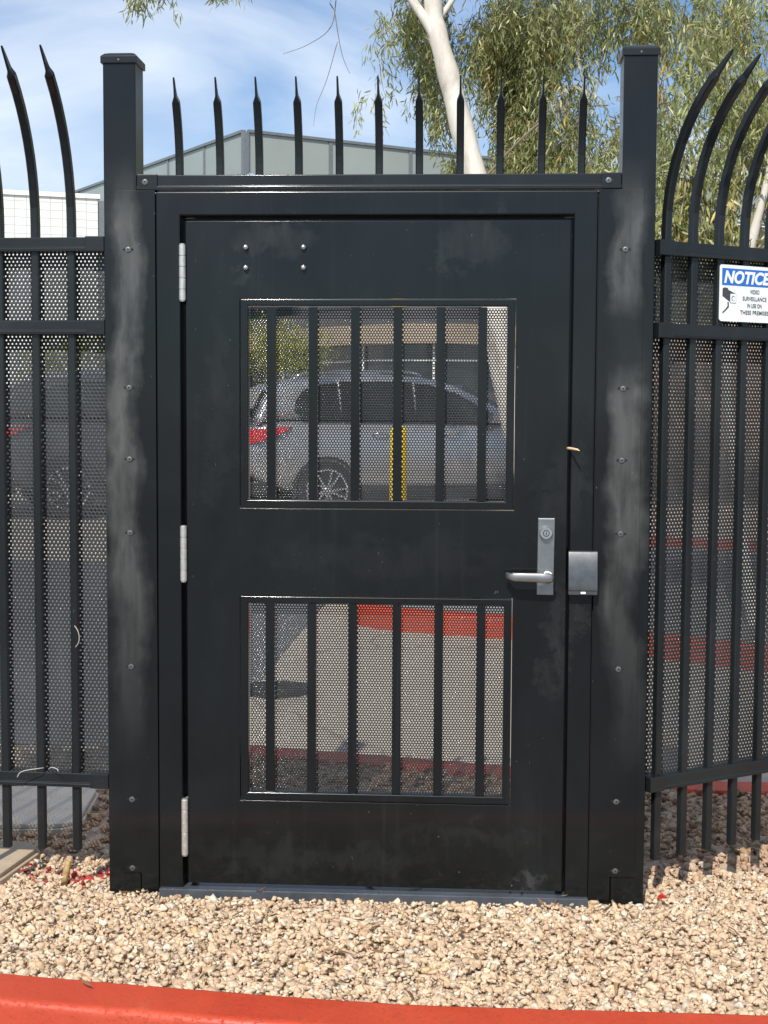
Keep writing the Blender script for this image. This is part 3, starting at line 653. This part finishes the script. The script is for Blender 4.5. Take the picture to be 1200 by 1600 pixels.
# ------------------------------------------------------------------ car
def car_paint(name, c, metal=.85, rough=.32):
    m, t, b = newmat(name); v = pos(t); n1 = noise(t, 400, 2, .5, v)
    t.links.new(mix(t, n1, tuple(x*.9 for x in c), tuple(min(1, x*1.08) for x in c)), b.inputs['Base Color'])
    b.inputs['Metallic'].default_value = metal; b.inputs['Roughness'].default_value = rough; b.inputs['Coat Weight'].default_value = .7; b.inputs['Coat Roughness'].default_value = .05
    return m
M['silver'] = car_paint('silver_car_paint', (.43, .435, .45), .65, .3); M['grey_car'] = car_paint('grey_car_paint', (.12, .125, .14), .6)
M['glass'] = simple('tinted_glass', (.012, .016, .018), .06, 0, .9, var=.05); M['rubber'] = simple('tyre_rubber', (.018, .018, .018), .8, var=.2, nscale=30)
M['trim'] = simple('black_plastic_trim', (.022, .022, .023), .6); M['alloy'] = simple('alloy_wheel', (.66, .66, .67), .25, .9); M['redlens'] = simple('red_lens', (.62, .012, .02), .18, 0, .7, nscale=60, var=.35)
M['chrome'] = simple('chrome', (.75, .75, .76), .12, 1)
def loft(mb, rings, mi=0):
    n = len(rings[0]); V = [p for r in rings for p in r]
    F = [(i*n+k, i*n+k+1, (i+1)*n+k+1, (i+1)*n+k) for i in range(len(rings)-1) for k in range(n-1)]
    F += [(i*n+n-1, i*n, (i+1)*n, (i+1)*n+n-1) for i in range(len(rings)-1)]
    F += [tuple(range(n)), tuple((len(rings)-1)*n+k for k in range(n))]
    mb.add(V, F, mi)
def gw(z): return .885-.19*max(0, (z-1.15))/.56          # half width of the cabin side at height z
def make_car(label, paint, loc, rz, group='cars parked beyond the gate'):
    t = thing('parked_car', label, 'car', loc, rz, group)
    mb = MB(); rings = []
    st = [(0.00, .55, 1.02, .76), (.05, .45, 1.12, .84), (.22, .36, 1.18, .90), (.6, .30, 1.19, .925), (1.2, .28, 1.18, .93), (2.4, .27, 1.17, .935), (3.3, .28, 1.15, .93), (3.7, .29, 1.12, .925), (4.2, .32, 1.04, .90), (4.55, .38, .93, .83), (4.70, .46, .78, .70)]
    for x, zb, zt, hw in st:
        half = [(hw*.80, zb), (hw*.97, zb+.10), (hw, zb+(zt-zb)*.42), (hw*1.0, zb+(zt-zb)*.66), (hw*.965, zt-.05), (hw*.90, zt), (hw*.45, zt+.035)]
        rings.append([(x, -y, z) for y, z in half]+[(x, y, z) for y, z in reversed(half)])
    loft(mb, rings)
    rings = []
    for x, zt in ((.10, 1.18), (.16, 1.36), (.28, 1.56), (.5, 1.67), (1.0, 1.735), (1.8, 1.765), (2.3, 1.74), (2.7, 1.655), (3.2, 1.40), (3.62, 1.16)):
        y1 = gw(zt); half = [(gw(1.0)*.995, 1.1), (gw(1.1+(zt-1.1)*.5)*.995, 1.1+(zt-1.1)*.5), (y1, zt-.055 if zt > 1.2 else zt-.02), (y1*.93, zt-.012), (y1*.55, zt+.012)]
        rings.append([(x, -y, z) for y, z in half]+[(x, y, z) for y, z in reversed(half)])
    loft(mb, rings)
    bo_ = mb.build('body', M[paint], t, smooth=True, world=False); md = bo_.modifiers.new('sub', 'SUBSURF'); md.levels = 1; md.render_levels = 2
    # side glass: front door, rear door, quarter
    for s_ in (-1, 1):
        for poly in ([(2.12, 1.21), (2.12, 1.655), (2.34, 1.63), (2.66, 1.535), (3.10, 1.30), (3.30, 1.215)], [(1.17, 1.21), (1.155, 1.655), (1.7, 1.675), (2.095, 1.66), (2.095, 1.21)], [(.66, 1.225), (.58, 1.30), (.59, 1.42), (.68, 1.54), (.84, 1.61), (1.13, 1.65), (1.148, 1.21), (.78, 1.21)]):
            g = MB(); P_ = [(x, s_*(gw(z)+.014), z) for x, z in poly]; P2 = [(x, s_*(gw(z)-.03), z) for x, z in poly]; n = len(P_)
            g.add(P_+P2, [tuple(range(n)), tuple(range(2*n-1, n-1, -1))]+[(k, (k+1) % n, (k+1) % n+n, k+n) for k in range(n)]); g.build('side_window', M['glass'], t, world=False)
        for x in (.95, 3.78):
            a = MB(); n = 22; ys_ = s_*.938    # dark arch lip
            V = []; 
            for k in range(n+1):
                an = PI*(-.06+1.12*k/n)
                for r_, yy in ((.375, ys_), (.412, ys_), (.412, ys_-s_*.06), (.375, ys_-s_*.06)): V.append((x+r_*math.cos(an), yy, .36+r_*math.sin(an)))
            a.add(V, [(4*k+q, 4*k+(q+1) % 4, 4*k+4+(q+1) % 4, 4*k+4+q) for k in range(n) for q in range(4)]); a.build('wheel_arch', M['trim'], t, world=False)
            w_ = MB(); yo = s_*.945; yi = s_*.72; w_.tube([(x, yo-s_*.01, .36), (x, yo, .36), (x, yi, .36)], [.345, .36, .36], 36); wo_ = w_.build('wheel', M['rubber'], t, smooth=False, bevel=.01, world=False)
            rm = MB(); rm.tube([(x, yo+s_*.004, .36), (x, yo+s_*.002, .36)], [.245, .25], 36, 1)
            n = 32; V = []
            for k in range(n):
                an = 2*PI*k/n
                for r_, yy in ((.262, yo+s_*.004), (.262, yo+s_*.014), (.238, yo+s_*.014), (.238, yo+s_*.004)): V.append((x+r_*math.cos(an), yy, .36+r_*math.sin(an)))
            rm.add(V, [(4*k+q, 4*k+(q+1) % 4, 4*((k+1) % n)+(q+1) % 4, 4*((k+1) % n)+q) for k in range(n) for q in range(4)])
            for k in range(10):
                an = 2*PI*(k+.25)/10+(.09 if k % 2 else -.09); d = Vector((math.cos(an), 0, math.sin(an))); p = Vector((-d.z, 0, d.x)); c0 = Vector((x, yo+s_*.010, .36))
                q4 = [c0+d*.03+p*.017, c0+d*.03-p*.017, c0+d*.25-p*.011, c0+d*.25+p*.011]; off = Vector((0, s_*.012, 0))
                rm.add(q4+[v_+off for v_ in q4], [(0, 1, 2, 3), (7, 6, 5, 4), (0, 4, 5, 1), (1, 5, 6, 2), (2, 6, 7, 3), (3, 7, 4, 0)])
            rm.tube([(x, yo, .36), (x, yo+s_*.03, .36)], [.05, .04], 16)
            rm.build('rim', [M['alloy'], M['trim']], wo_, world=False)
        g = MB(); g.box(.9, 3.8, s_*.86 if s_ > 0 else -.945, .945 if s_ > 0 else -.86, .23, .37, .02); g.build('sill_trim', M['trim'], t, world=False)
        for x in (1.62, 2.55):
            g = MB(); g.tube([(x-.09, s_*.925, 1.035), (x-.075, s_*.965, 1.04), (x+.075, s_*.968, 1.042), (x+.09, s_*.925, 1.04)], .013, 8); g.build('door_handle', M['chrome'], t, smooth=True, world=False)
        g = MB(); g.box(3.02, 3.20, s_*.92 if s_ > 0 else -1.10, 1.10 if s_ > 0 else -.92, 1.17, 1.31, .035); g.build('mirror', M[paint], t, world=False)
        g = MB(); g.tube([(.6, s_*.64, 1.70), (.7, s_*.64, 1.745), (1.2, s_*.63, 1.79), (2.1, s_*.63, 1.79), (2.25, s_*.63, 1.75)], .016, 8); g.build('roof_rail', M['chrome'], t, smooth=True, world=False)
        # tail lamp wraps the corner
        g = MB(); V = [(-.03, s_*.46, .99), (.02, s_*.80, 1.01), (.12, s_*.925, 1.02), (.50, s_*.945, 1.04), (.42, s_*.957, .985), (.30, s_*.955, .93), (.12, s_*.935, .86), (.01, s_*.81, .84), (-.035, s_*.50, .86)]
        V = [(x, y, z+.08) for x, y, z in V]; V2 = [(x+.04, y*.93, z) for x, y, z in V]; n = len(V)
        F = [(0, 1, 7, 8), (1, 2, 6, 7), (2, 3, 4, 5), (2, 5, 6)]+[(k, (k+1) % n, (k+1) % n+n, k+n) for k in range(n)]
        g.add(V+V2, F); g.build('tail_lamp', M['redlens'], t, world=False)
        g = MB(); g.box(-.035, .06, s_*.55 if s_ > 0 else -.75, .75 if s_ > 0 else -.55, .50, .55, .01); g.build('reflector', M['redlens'], t, world=False)
    g = MB(); V = [(.06, -.74, 1.24), (.06, .74, 1.24), (.27, .60, 1.56), (.27, -.60, 1.56)]; V2 = [(x+.05, y, z-.03) for x, y, z in V]; g.add([(x-.02, y, z) for x, y, z in V]+V2, [(0, 1, 2, 3), (7, 6, 5, 4)]+[(k, (k+1) % 4, (k+1) % 4+4, k+4) for k in range(4)])
    g.build('rear_window', M['glass'], t, world=False)
    g = MB(); V = [(2.78, -.62, 1.62), (2.78, .62, 1.62), (3.56, .74, 1.20), (3.56, -.74, 1.20)]; g.add([(x+.03, y, z+.03) for x, y, z in V]+[(x, y, z-.05) for x, y, z in V], [(0, 1, 2, 3), (7, 6, 5, 4)]+[(k, (k+1) % 4, (k+1) % 4+4, k+4) for k in range(4)])
    g.build('windscreen', M['glass'], t, world=False)
    g = MB(); g.box(-.05, .35, -.82, .82, .30, .47, .03); g.build('rear_bumper', M['trim'], t, world=False)
    return t
rz = math.radians(22); zc = gz(12.9); Rm = Matrix.Rotation(rz, 3, 'Z'); wl = Vector((-1.41, 12.83, 0)); org = wl-Rm @ Vector((.95, -.93, 0))
make_car('silver estate car behind the gate showing its red tail lamp and rear wheel', 'silver', (org.x, org.y, zc), rz)
rz2 = math.radians(24); O2 = Vector((-4.97, 12.69, 0))-Matrix.Rotation(rz2, 3, 'Z') @ Vector((.2, -.93, 0))
make_car('dark grey car parked beyond the left fence, seen only through its mesh', 'grey_car', (O2.x-.25, O2.y-.2, zc), rz2)

# ------------------------------------------------------------------ buildings
def quadbox(mb, K, dR, dL, r0, r1, l0, l1, z0, z1, mi=0):
    V = []
    for z in (z0, z1):
        for l in (l0, l1):
            for r in (r0, r1): q = K+dR*r+dL*l; V.append((q.x, q.y, z))
    mb.add(V, [(0, 2, 3, 1), (4, 5, 7, 6), (0, 1, 5, 4), (2, 6, 7, 3), (0, 4, 6, 2), (1, 3, 7, 5)], mi)
M['screen'] = simple('roof_screen_panel', (.27, .30, .275), .3, 0, .6, nscale=.35, var=.10); M['mullion'] = simple('grey_mullion', (.14, .16, .17), .5); M['stucco'] = simple('tan_stucco', (.36, .285, .205), .85, nscale=2, var=.12, bmp=.3, bscale=50)
M['glazing'] = simple('dark_glazing', (.02, .03, .035), .08, 0, .8); M['band'] = simple('grey_band', (.10, .10, .105), .8, nscale=2)
K = Vector((-5.82, 35.16, 0)); azR = math.radians(55.5); dR = Vector((math.sin(azR), math.cos(azR), 0)); dL = Vector((-math.cos(azR), math.sin(azR), 0))
bl = thing('office_building', 'large office building with pale glass roof screen behind the gate', 'building', tuple(K))
mb = MB(); quadbox(mb, K, dR, dL, .35, 40, .35, 30, .5, 7.75); mb.build('wall', M['stucco'], bl)
for z0, z1 in ((1.6, 3.2), (4.6, 6.6)):
    for r in np.arange(1.5, 36, 3.2):
        mb = MB(); quadbox(mb, K, dR, dL, r, r+2.4, .31, .40, z0, z1); mb.build('window', M['glazing'], bl)
mb = MB()
for r in np.arange(0, 40, 2.62): quadbox(mb, K, dR, dL, r+.05, r+2.57, 0, .04, 7.86, 8.92)
for l in np.arange(0, 30, 2.62): quadbox(mb, K, dR, dL, 0, .04, l+.05, l+2.57, 7.86, 8.92)
mb.build('roof_screen', M['screen'], bl)
mb = MB()
for r in np.arange(2.62, 40, 2.62): quadbox(mb, K, dR, dL, r-.05, r+.05, -.03, .06, 7.80, 8.92)
for l in np.arange(2.62, 30, 2.62): quadbox(mb, K, dR, dL, -.03, .06, l-.05, l+.05, 7.80, 8.92)
quadbox(mb, K, dR, dL, -.07, .09, -.07, .09, 7.76, 8.93); quadbox(mb, K, dR, dL, .09, 40, -.06, .07, 8.925, 9.0); quadbox(mb, K, dR, dL, -.06, .07, .09, 30, 8.925, 9.0)
quadbox(mb, K, dR, dL, .09, 40, -.05, .06, 7.74, 7.80); quadbox(mb, K, dR, dL, -.05, .06, .09, 30, 7.74, 7.80)
mb.build('screen_frame', M['mullion'], bl)
# curved low wing with tan fascia
cpts = smoothpath([(-16, 42), (-10.5, 38.4), (-7.6, 35.6), (-5.39, 32.6), (-3.2, 29.4), (-1.04, 27.6), (.3, 27.9), (1.6, 29.2), (3.4, 31.0), (8, 33.4), (20, 36.5)], 5)
wg = thing('curved_wing', 'low curved building wing with tan fascia over dark glazing behind the cars', 'building', (-1, 33, 0))
def wall(name, z0, z1, out, mat, rev=.3, parent=wg):
    mb = MB(); pts = [Vector((x, y, 0)) for x, y in cpts]; V = []
    for i, p in enumerate(pts):
        d = (pts[min(i+1, len(pts)-1)]-pts[max(i-1, 0)]).normalized(); nn = Vector((d.y, -d.x, 0))
        for a, z in ((out, z0), (out, z1), (-rev, z1), (-rev, z0)): q = p+nn*a; V.append((q.x, q.y, z))
    mb.add(V, [(4*i+k, 4*i+(k+1) % 4, 4*i+4+(k+1) % 4, 4*i+4+k) for i in range(len(pts)-1) for k in range(4)]+[(0, 1, 2, 3), tuple(4*(len(pts)-1)+k for k in range(4))]); mb.build(name, mat, parent)
wall('fascia', 2.98, 3.40, .10, M['stucco']); wall('parapet', 3.405, 3.75, .0, M['band']); wall('parapet', 3.755, 4.3, -.1, M['glazing'])
wall('glazing', 1.95, 2.975, -.30, M['glazing'], .5); wall('sill', 2.60, 2.64, -.26, M['sign_white'], .29); wall('lower_wall', .5, 1.945, -.25, M['band'], .5)
for i in range(2, len(cpts)-2, 5):
    mb = MB()
    x, y = cpts[i]; x2, y2 = cpts[i+1]; d = Vector((x2-x, y2-y, 0)).normalized(); nn = Vector((d.y, -d.x, 0)); q = Vector((x, y, 0))-nn*.24
    mb.box(q.x-.02, q.x+.02, q.y-.03, q.y+.03, 1.9, 2.98); mb.build('mullion', M['sign_white'], wg)
# white block building, left
def block_mat():
    m, t, b = newmat('white_block'); v = pos(t)
    br = N(t, 'ShaderNodeTexBrick'); br.offset = 0; br.inputs['Color1'].default_value = (.74, .74, .70, 1); br.inputs['Color2'].default_value = (.69, .69, .65, 1); br.inputs['Mortar'].default_value = (.40, .42, .40, 1)
    br.inputs['Scale'].default_value = 1; br.inputs['Mortar Size'].default_value = .012; br.inputs['Brick Width'].default_value = .30; br.inputs['Row Height'].default_value = .205
    mp = N(t, 'ShaderNodeMapping'); mp.inputs['Rotation'].default_value = (PI/2, 0, 0); t.links.new(v, mp.inputs['Vector']); t.links.new(mp.outputs[0], br.inputs['Vector'])
    c = mix(t, .25, br.outputs['Color'], ramp(t, noise(t, 1.5, 5, .6, v), [(.3, (.6, .6, .56)), (.7, (.8, .8, .76))])); t.links.new(c, b.inputs['Base Color']); b.inputs['Roughness'].default_value = .8; return m
wb = thing('block_building', 'white concrete block building rising behind the left fence', 'building', (-9.36, 33.3, 0), math.radians(22))
mb = MB(); mb.box(-30, 0, 0, 12, .4, 6.90); mb.build('wall', block_mat(), wb, world=False)
mb = MB(); mb.box(-30.05, .05, -.05, 12.05, 6.905, 7.02); mb.build('coping', simple('white_coping', (.74, .74, .70), .7), wb, world=False)
mb = MB(); mb.box(.02, .42, -.1, 3, .4, 6.85); mb.box(.6, 1.4, .5, 5, .4, 6.2); mb.build('service_shaft', M['mullion'], wb, world=False)

# ------------------------------------------------------------------ trees
def bark_mat(name, c1, c2, c3):
    m, t, b = newmat(name); v = wpos(t, (1, 1, .35)); n1 = noise(t, 5, 6, .65, v, .5)
    c = ramp(t, n1, [(.32, c3), (.42, c2), (.62, c1)]); 
    c = mix(t, ramp(t, noise(t, 2.1, 5, .7, wpos(t)), [(.66, 0), (.72, .8)]), c, (.42, .20, .10))
    t.links.new(c, b.inputs['Base Color']); b.inputs['Roughness'].default_value = .7; bump(t, b, noise(t, 30, 4, .6, v), .4, .01); return m
M['bark'] = bark_mat('white_gum_bark', (.66, .62, .55), (.55, .50, .43), (.40, .35, .29)); M['grey_bark'] = simple('grey_bark', (.40, .37, .33), .8, nscale=20, var=.3); M['twig'] = simple('twig_bark', (.17, .13, .10), .8, nscale=20, var=.3)
def leaf_mat(name, trans=.3):
    m, t, b = newmat(name); a = N(t, 'ShaderNodeAttribute'); a.attribute_name = 'tint'
    c = a.outputs['Color']; t.links.new(c, b.inputs['Base Color']); b.inputs['Roughness'].default_value = .38; b.inputs['Specular IOR Level'].default_value = .6
    tr = N(t, 'ShaderNodeBsdfTranslucent'); t.links.new(mix(t, 1, c, (1.3, 1.5, .6), 'MULTIPLY'), tr.inputs['Color'])
    ms = N(t, 'ShaderNodeMixShader'); ms.inputs[0].default_value = trans; t.links.new(b.outputs[0], ms.inputs[1]); t.links.new(tr.outputs[0], ms.inputs[2])
    out = [n for n in t.nodes if n.type == 'OUTPUT_MATERIAL'][0]; t.links.new(ms.outputs[0], out.inputs['Surface']); return m
M['leaf'] = leaf_mat('gum_leaf'); M['leaf2'] = leaf_mat('yellow_leaf', .4)
def leaves(name, base, ddir, length, width, cols, mat, parent):
    """lens-shaped folded leaves: base points, direction, arrays"""
    n = len(base); d = ddir/np.linalg.norm(ddir, axis=1)[:, None]
    r = rng.normal(size=(n, 3)); s_ = np.cross(d, r); s_ /= np.linalg.norm(s_, axis=1)[:, None]; u = np.cross(s_, d)
    curve = rng.normal(0, .12, n)[:, None]
    P = np.zeros((n, 8, 3)); L_ = length[:, None]; W_ = width[:, None]
    for k, (tt, ww, fold) in enumerate(((0, .0, 0), (.28, .8, .0), (.62, .85, 0), (1.0, 0, 0))):
        cpos = base+d*L_*tt+u*L_*curve*(tt*tt)*2
        if k in (0, 3): P[:, 0 if k == 0 else 7] = cpos
        else:
            j = 1+(k-1)*3
            P[:, j] = cpos+s_*W_*ww*.5+u*W_*.15; P[:, j+1] = cpos; P[:, j+2] = cpos-s_*W_*ww*.5+u*W_*.15
    T = np.array([(0, 1, 2), (0, 2, 3), (1, 4, 5), (1, 5, 2), (2, 5, 6), (2, 6, 3), (4, 7, 5), (5, 7, 6)])
    F = (T[None]+(np.arange(n)*8)[:, None, None]).reshape(-1, 3); C = np.ones((n, 8, 4)); C[:, :, :3] = cols[:, None]
    return npmesh(name, P.reshape(-1, 3), F, mat, parent, C.reshape(-1, 4))
gum_cols = np.array([1.55, 1.52, 1.35])*np.array([(.12, .135, .060), (.16, .175, .08), (.21, .22, .11), (.27, .27, .15), (.09, .105, .05), (.28, .26, .09), (.30, .20, .08), (.19, .20, .13)])
gum_p = np.array([18, 20, 18, 12, 12, 8, 4, 10]); gum_p = gum_p/gum_p.sum()
def sprigs(starts, seglen, nleaf, ll, lw, lean=.25):
    """drooping twigs hung with leaves; returns arrays + twig polylines"""
    Bs, Ds, Ls, Ws, Cs, tw = [], [], [], [], [], []
    for s0, hang in starts:
        p = np.array(s0, float); d = rng.normal(size=3)*np.array([.8, .8, .25]); d[2] -= .1; d /= np.linalg.norm(d); line = [p.copy()]
        K = 7; step = seglen*hang/K; shade = gum_cols[rng.choice(len(gum_cols), p=gum_p)]*rng.uniform(.8, 1.25)
        for k in range(K):
            d = d*.72+np.array([0, 0, -1])*.42+rng.normal(size=3)*.10; d /= np.linalg.norm(d); q = p+d*step
            m_ = max(1, int(nleaf/K)); u = rng.random(m_)[:, None]; b = p+(q-p)*u
            ld = d*.35+np.array([0, 0, -.62])+rng.normal(size=(m_, 3))*np.array([.52, .52, .42])
            Bs.append(b); Ds.append(ld); Ls.append(rng.uniform(.65, 1.15, m_)*ll); Ws.append(rng.uniform(.75, 1.2, m_)*lw)
            own = gum_cols[rng.choice(len(gum_cols), m_, p=gum_p)]*rng.uniform(.8, 1.4, m_)[:, None]; b = b+rng.normal(size=(m_, 3))*.04; Bs[-1] = b; Cs.append(.5*shade+.5*own)
            p = q; line.append(p.copy())
        tw.append(line)
    return [np.concatenate(a) for a in (Bs, Ds, Ls, Ws, Cs)]+[tw]
M['dryleaf'] = leaf_mat('dry_leaf', .1)
DENS = 3.6
def clumps(spec):
    out = []
    for (x, y, z), (rx, ry, rz_), n, hang in spec:
        for _ in range(int(n*DENS)):
            q = rng.normal(size=3); q /= np.linalg.norm(q); r_ = rng.random()**(1/2.2); out.append(((x+q[0]*rx*r_, y+q[1]*ry*r_, z+q[2]*rz_*r_), hang))
    return out
def gum_tree(label, loc, trunk, limbs, spec, ll, lw, seglen, nleaf, group):
    t = thing('eucalyptus_tree', label, 'tree', loc, group=group)
    mb = MB(); P_ = smoothpath(trunk['pts'], 5); k = len(P_); r0, r1 = trunk['r']
    mb.tube(P_, [r0+(r1-r0)*i/(k-1)+.006*math.sin(i*1.3) for i in range(k)], 16); tr = mb.build('trunk', M['bark'], t, smooth=True)
    for pts, ra, rb, mk in limbs:
        mb = MB(); P_ = smoothpath(pts, 5); k = len(P_); mb.tube(P_, [ra+(rb-ra)*i/(k-1) for i in range(k)], 10); mb.build('limb', M[mk], t, smooth=True)
    st = clumps(spec); B_, D_, L_, W_, C_, tw = sprigs(st, seglen, nleaf, ll, lw)
    leaves('foliage', B_, D_, L_, W_, C_, M['leaf'], t)
    V, F = [], []
    for line in tw:
        o = len(V)
        for i, p in enumerate(line):
            r_ = .0035*(1-i/len(line))+.001
            V += [(p[0]+r_, p[1], p[2]), (p[0]-r_*.5, p[1]+r_*.87, p[2]), (p[0]-r_*.5, p[1]-r_*.87, p[2])]
        for i in range(len(line)-1):
            for k in range(3): F.append((o+3*i+k, o+3*i+(k+1) % 3, o+3*i+3+(k+1) % 3, o+3*i+3+k))
    tag(npmesh('twigs', np.array(V), np.array(F), M['twig'], t), kind='stuff')
    return t
G = 'eucalyptus trees behind the gate'
gum_tree('tall eucalyptus with leaning white trunk rising just behind the gate spikes', (1.2, 9.5, .1),
    dict(pts=[(1.25, 9.5, -.1), (.98, 9.56, .6), (.79, 9.6, 1.25), (.63, 9.63, 1.9), (.52, 9.67, 2.6), (.36, 9.73, 3.6), (.19, 9.78, 4.27), (.05, 9.81, 4.8), (-.06, 9.83, 5.2), (-.10, 9.84, 5.5), (-.12, 9.88, 6.1), (-.34, 9.95, 7.1), (-.5, 10, 8.4)], r=(.17, .055)),
    [([(.06, 9.81, 4.8), (-.10, 9.80, 5.18), (-.25, 9.82, 5.42), (-.45, 9.84, 5.70), (-.9, 9.84, 6.2), (-1.9, 9.8, 6.7), (-3.0, 9.75, 6.5)], .062, .015, 'bark'),
     ([(-.05, 9.84, 5.3), (.4, 10.3, 6.0), (1.1, 10.6, 6.5), (1.8, 10.8, 6.9)], .03, .012, 'bark'),
     ([(.33, 9.75, 3.7), (.8, 9.8, 4.2), (1.15, 9.85, 4.45), (1.6, 9.9, 4.5)], .014, .006, 'twig'),
     ([(1.6, 10.0, 6.6), (1.42, 9.9, 5.6), (1.30, 9.88, 5.0), (1.42, 9.87, 4.5)], .02, .012, 'grey_bark'),
     ([(1.38, 9.87, 4.55), (1.25, 9.85, 4.25), (.95, 9.82, 3.95)], .015, .006, 'twig'),
     ([(-.9, 9.84, 6.2), (-1.02, 9.8, 5.6), (-1.08, 9.8, 5.25), (-1.30, 9.8, 5.08), (-1.55, 9.8, 4.99)], .006, .002, 'twig'),
     ([(-1.05, 9.8, 5.4), (-.98, 9.8, 5.0), (-.90, 9.8, 4.8)], .005, .002, 'twig'), ([(-1.02, 9.8, 5.1), (-1.12, 9.8, 4.75), (-1.22, 9.8, 4.5), (-1.25, 9.8, 4.3)], .004, .0015, 'twig')],
    [((-.22, 10.7, 5.65), (.30, .5, .30), 15, .9), ((-.12, 10.7, 5.15), (.22, .4, .40), 12, .8), ((-.05, 10.7, 4.75), (.16, .4, .25), 6, .7),
     ((-.60, 9.8, 5.30), (.08, .15, .2), 1.4, .7), ((-.62, 9.8, 4.95), (.05, .1, .10), .7, .7), ((-.68, 9.8, 4.62), (.05, .1, .10), .7, .7),
     ((.62, 10.9, 5.5), (.42, .6, .5), 44, 1), ((.72, 10.9, 4.9), (.32, .6, .4), 32, 1), ((.85, 10.7, 4.3), (.28, .6, .35), 20, .9), ((.70, 10.8, 4.0), (.25, .5, .25), 10, .7), ((.22, 10.8, 4.1), (.20, .3, .18), 7, .6),
     ((1.1, 10.3, 5.5), (.5, .9, .5), 40, 1), ((1.2, 10.3, 4.6), (.35, .9, .5), 18, .9), ((1.3, 10.3, 3.9), (.55, .9, .5), 30, .8), ((1.9, 10.3, 5.6), (.5, .9, .35), 22, 1), ((2.7, 10.3, 5.5), (.6, .9, .5), 34, 1), ((2.0, 10.5, 4.5), (.4, .9, .5), 14, 1), ((3.1, 10.4, 4.7), (.5, .9, .6), 26, 1),
     ((.9, 10.3, 3.5), (.6, .7, .35), 26, .8),
     ((-2.82, 9.7, 5.72), (.10, .2, .12), 4, .62), ((-2.10, 9.7, 5.82), (.14, .2, .12), 4, .62), ((-2.5, 9.8, 6.4), (.7, .4, .4), 20, .8), ((-1.0, 9.9, 6.6), (.9, .8, .5), 40, 1), ((1.0, 10.2, 6.8), (1.6, 1.2, .8), 90, 1)],
    .102, .0165, .55, 36, G)
gum_tree('nearer eucalyptus with long hanging leaves behind the right gate post', (2.2, 5.6, .05),
    dict(pts=[(2.3, 5.6, -.1), (2.15, 5.6, 1.0), (2.05, 5.55, 1.9), (2.16, 5.5, 2.6), (2.3, 5.45, 3.3), (2.38, 5.4, 4.4), (2.3, 5.4, 5.6)], r=(.042, .02)),
    [([(2.12, 5.5, 2.4), (1.9, 5.5, 2.9), (1.7, 5.5, 3.3), (1.5, 5.5, 3.9)], .012, .004, 'twig'), ([(2.2, 5.5, 2.8), (2.6, 5.5, 3.4), (2.8, 5.5, 4.2)], .012, .004, 'twig')],
    [((1.6, 5.6, 3.35), (.22, .5, .35), 10, .9), ((1.65, 5.6, 2.95), (.25, .5, .25), 9, .8), ((1.15, 5.7, 3.15), (.30, .5, .16), 8, .7), ((.92, 5.7, 3.0), (.15, .4, .10), 3, .6), ((1.95, 5.6, 3.1), (.30, .5, .4), 13, .8), ((2.2, 5.6, 3.6), (.30, .5, .5), 14, .9), ((1.85, 5.6, 3.9), (.3, .5, .3), 7, .8), ((2.5, 5.6, 2.7), (.3, .5, .4), 14, .8), ((1.9, 5.7, 2.6), (.4, .4, .25), 14, .7), ((2.6, 5.6, 4.4), (.5, .5, .5), 12, .8)],
    .100, .0175, .46, 34, G)
# yellow-green tree in front of the buildings
yt = thing('palo_verde_tree', 'yellow green small leaved tree standing behind the cars left of the gate', 'tree', (-5.0, 21.2, .4))
mb = MB(); mb.tube(smoothpath([(-5.0, 21.2, .4), (-4.9, 21.2, 1.1), (-5.1, 21.2, 1.7), (-5.0, 21.3, 2.4)], 4), .06, 10); mb.build('trunk', M['twig'], yt, smooth=True)
for q in ((-6.6, 21, 2.6), (-5.8, 21.6, 3.0), (-4.2, 21, 3.0), (-3.2, 21.4, 2.7), (-5, 20.6, 3.1)):
    mb = MB(); mb.tube(smoothpath([(-5.05, 21.2, 1.5), ((q[0]-5)/2, q[1], 2.1), q], 4), [.035-.003*i for i in range(9)], 8); mb.build('limb', M['twig'], yt, smooth=True)
n = 9000; cc = np.array([(-6.6, 21.1, 2.55), (-5.6, 21.5, 2.9), (-4.5, 21.1, 2.75), (-3.35, 21.3, 2.75), (-3.0, 21.3, 2.35), (-2.75, 21.2, 2.6), (-5.2, 20.8, 2.4), (-7.1, 21.2, 2.3)])
ci = rng.integers(0, len(cc), n); q = rng.normal(size=(n, 3)); q /= np.linalg.norm(q, axis=1)[:, None]; base = cc[ci]+q*np.array([.75, .6, .48])*rng.random(n)[:, None]**.6
leaves('foliage', base, rng.normal(size=(n, 3)), rng.uniform(.05, .09, n), rng.uniform(.02, .03, n), np.array([(.34, .34, .05), (.42, .38, .04), (.24, .28, .06)])[rng.integers(0, 3, n)]*rng.uniform(.8, 1.2, n)[:, None], M['leaf2'], yt)

# tan boundary wall beyond the island on the right
bw = MB(); V = []
for x, y in ((2.6, 15.5), (16, 9.5)):
    for dy in (0, .2): V += [(x, y+dy, 0), (x, y+dy, 2.35)]
bw.add(V, [(0, 4, 5, 1), (2, 3, 7, 6), (1, 5, 7, 3), (0, 2, 6, 4), (0, 1, 3, 2), (4, 6, 7, 5)])
tag(bw.build('boundary_wall', simple('tan_wall', (.40, .28, .20), .85, nscale=3, var=.15, bmp=.3)), 'tan rendered wall behind the trees beyond the right fence', 'wall')

lb, n = LITTER
dd = rng.normal(size=(n, 3)); dd[:, 2] *= .12
tag(leaves('leaf_litter', lb, dd, rng.uniform(.015, .06, n), rng.uniform(.004, .012, n), np.array([(.20, .11, .05), (.30, .19, .09), (.12, .07, .04)])[rng.integers(0, 3, n)], M['dryleaf'], None), kind='stuff')
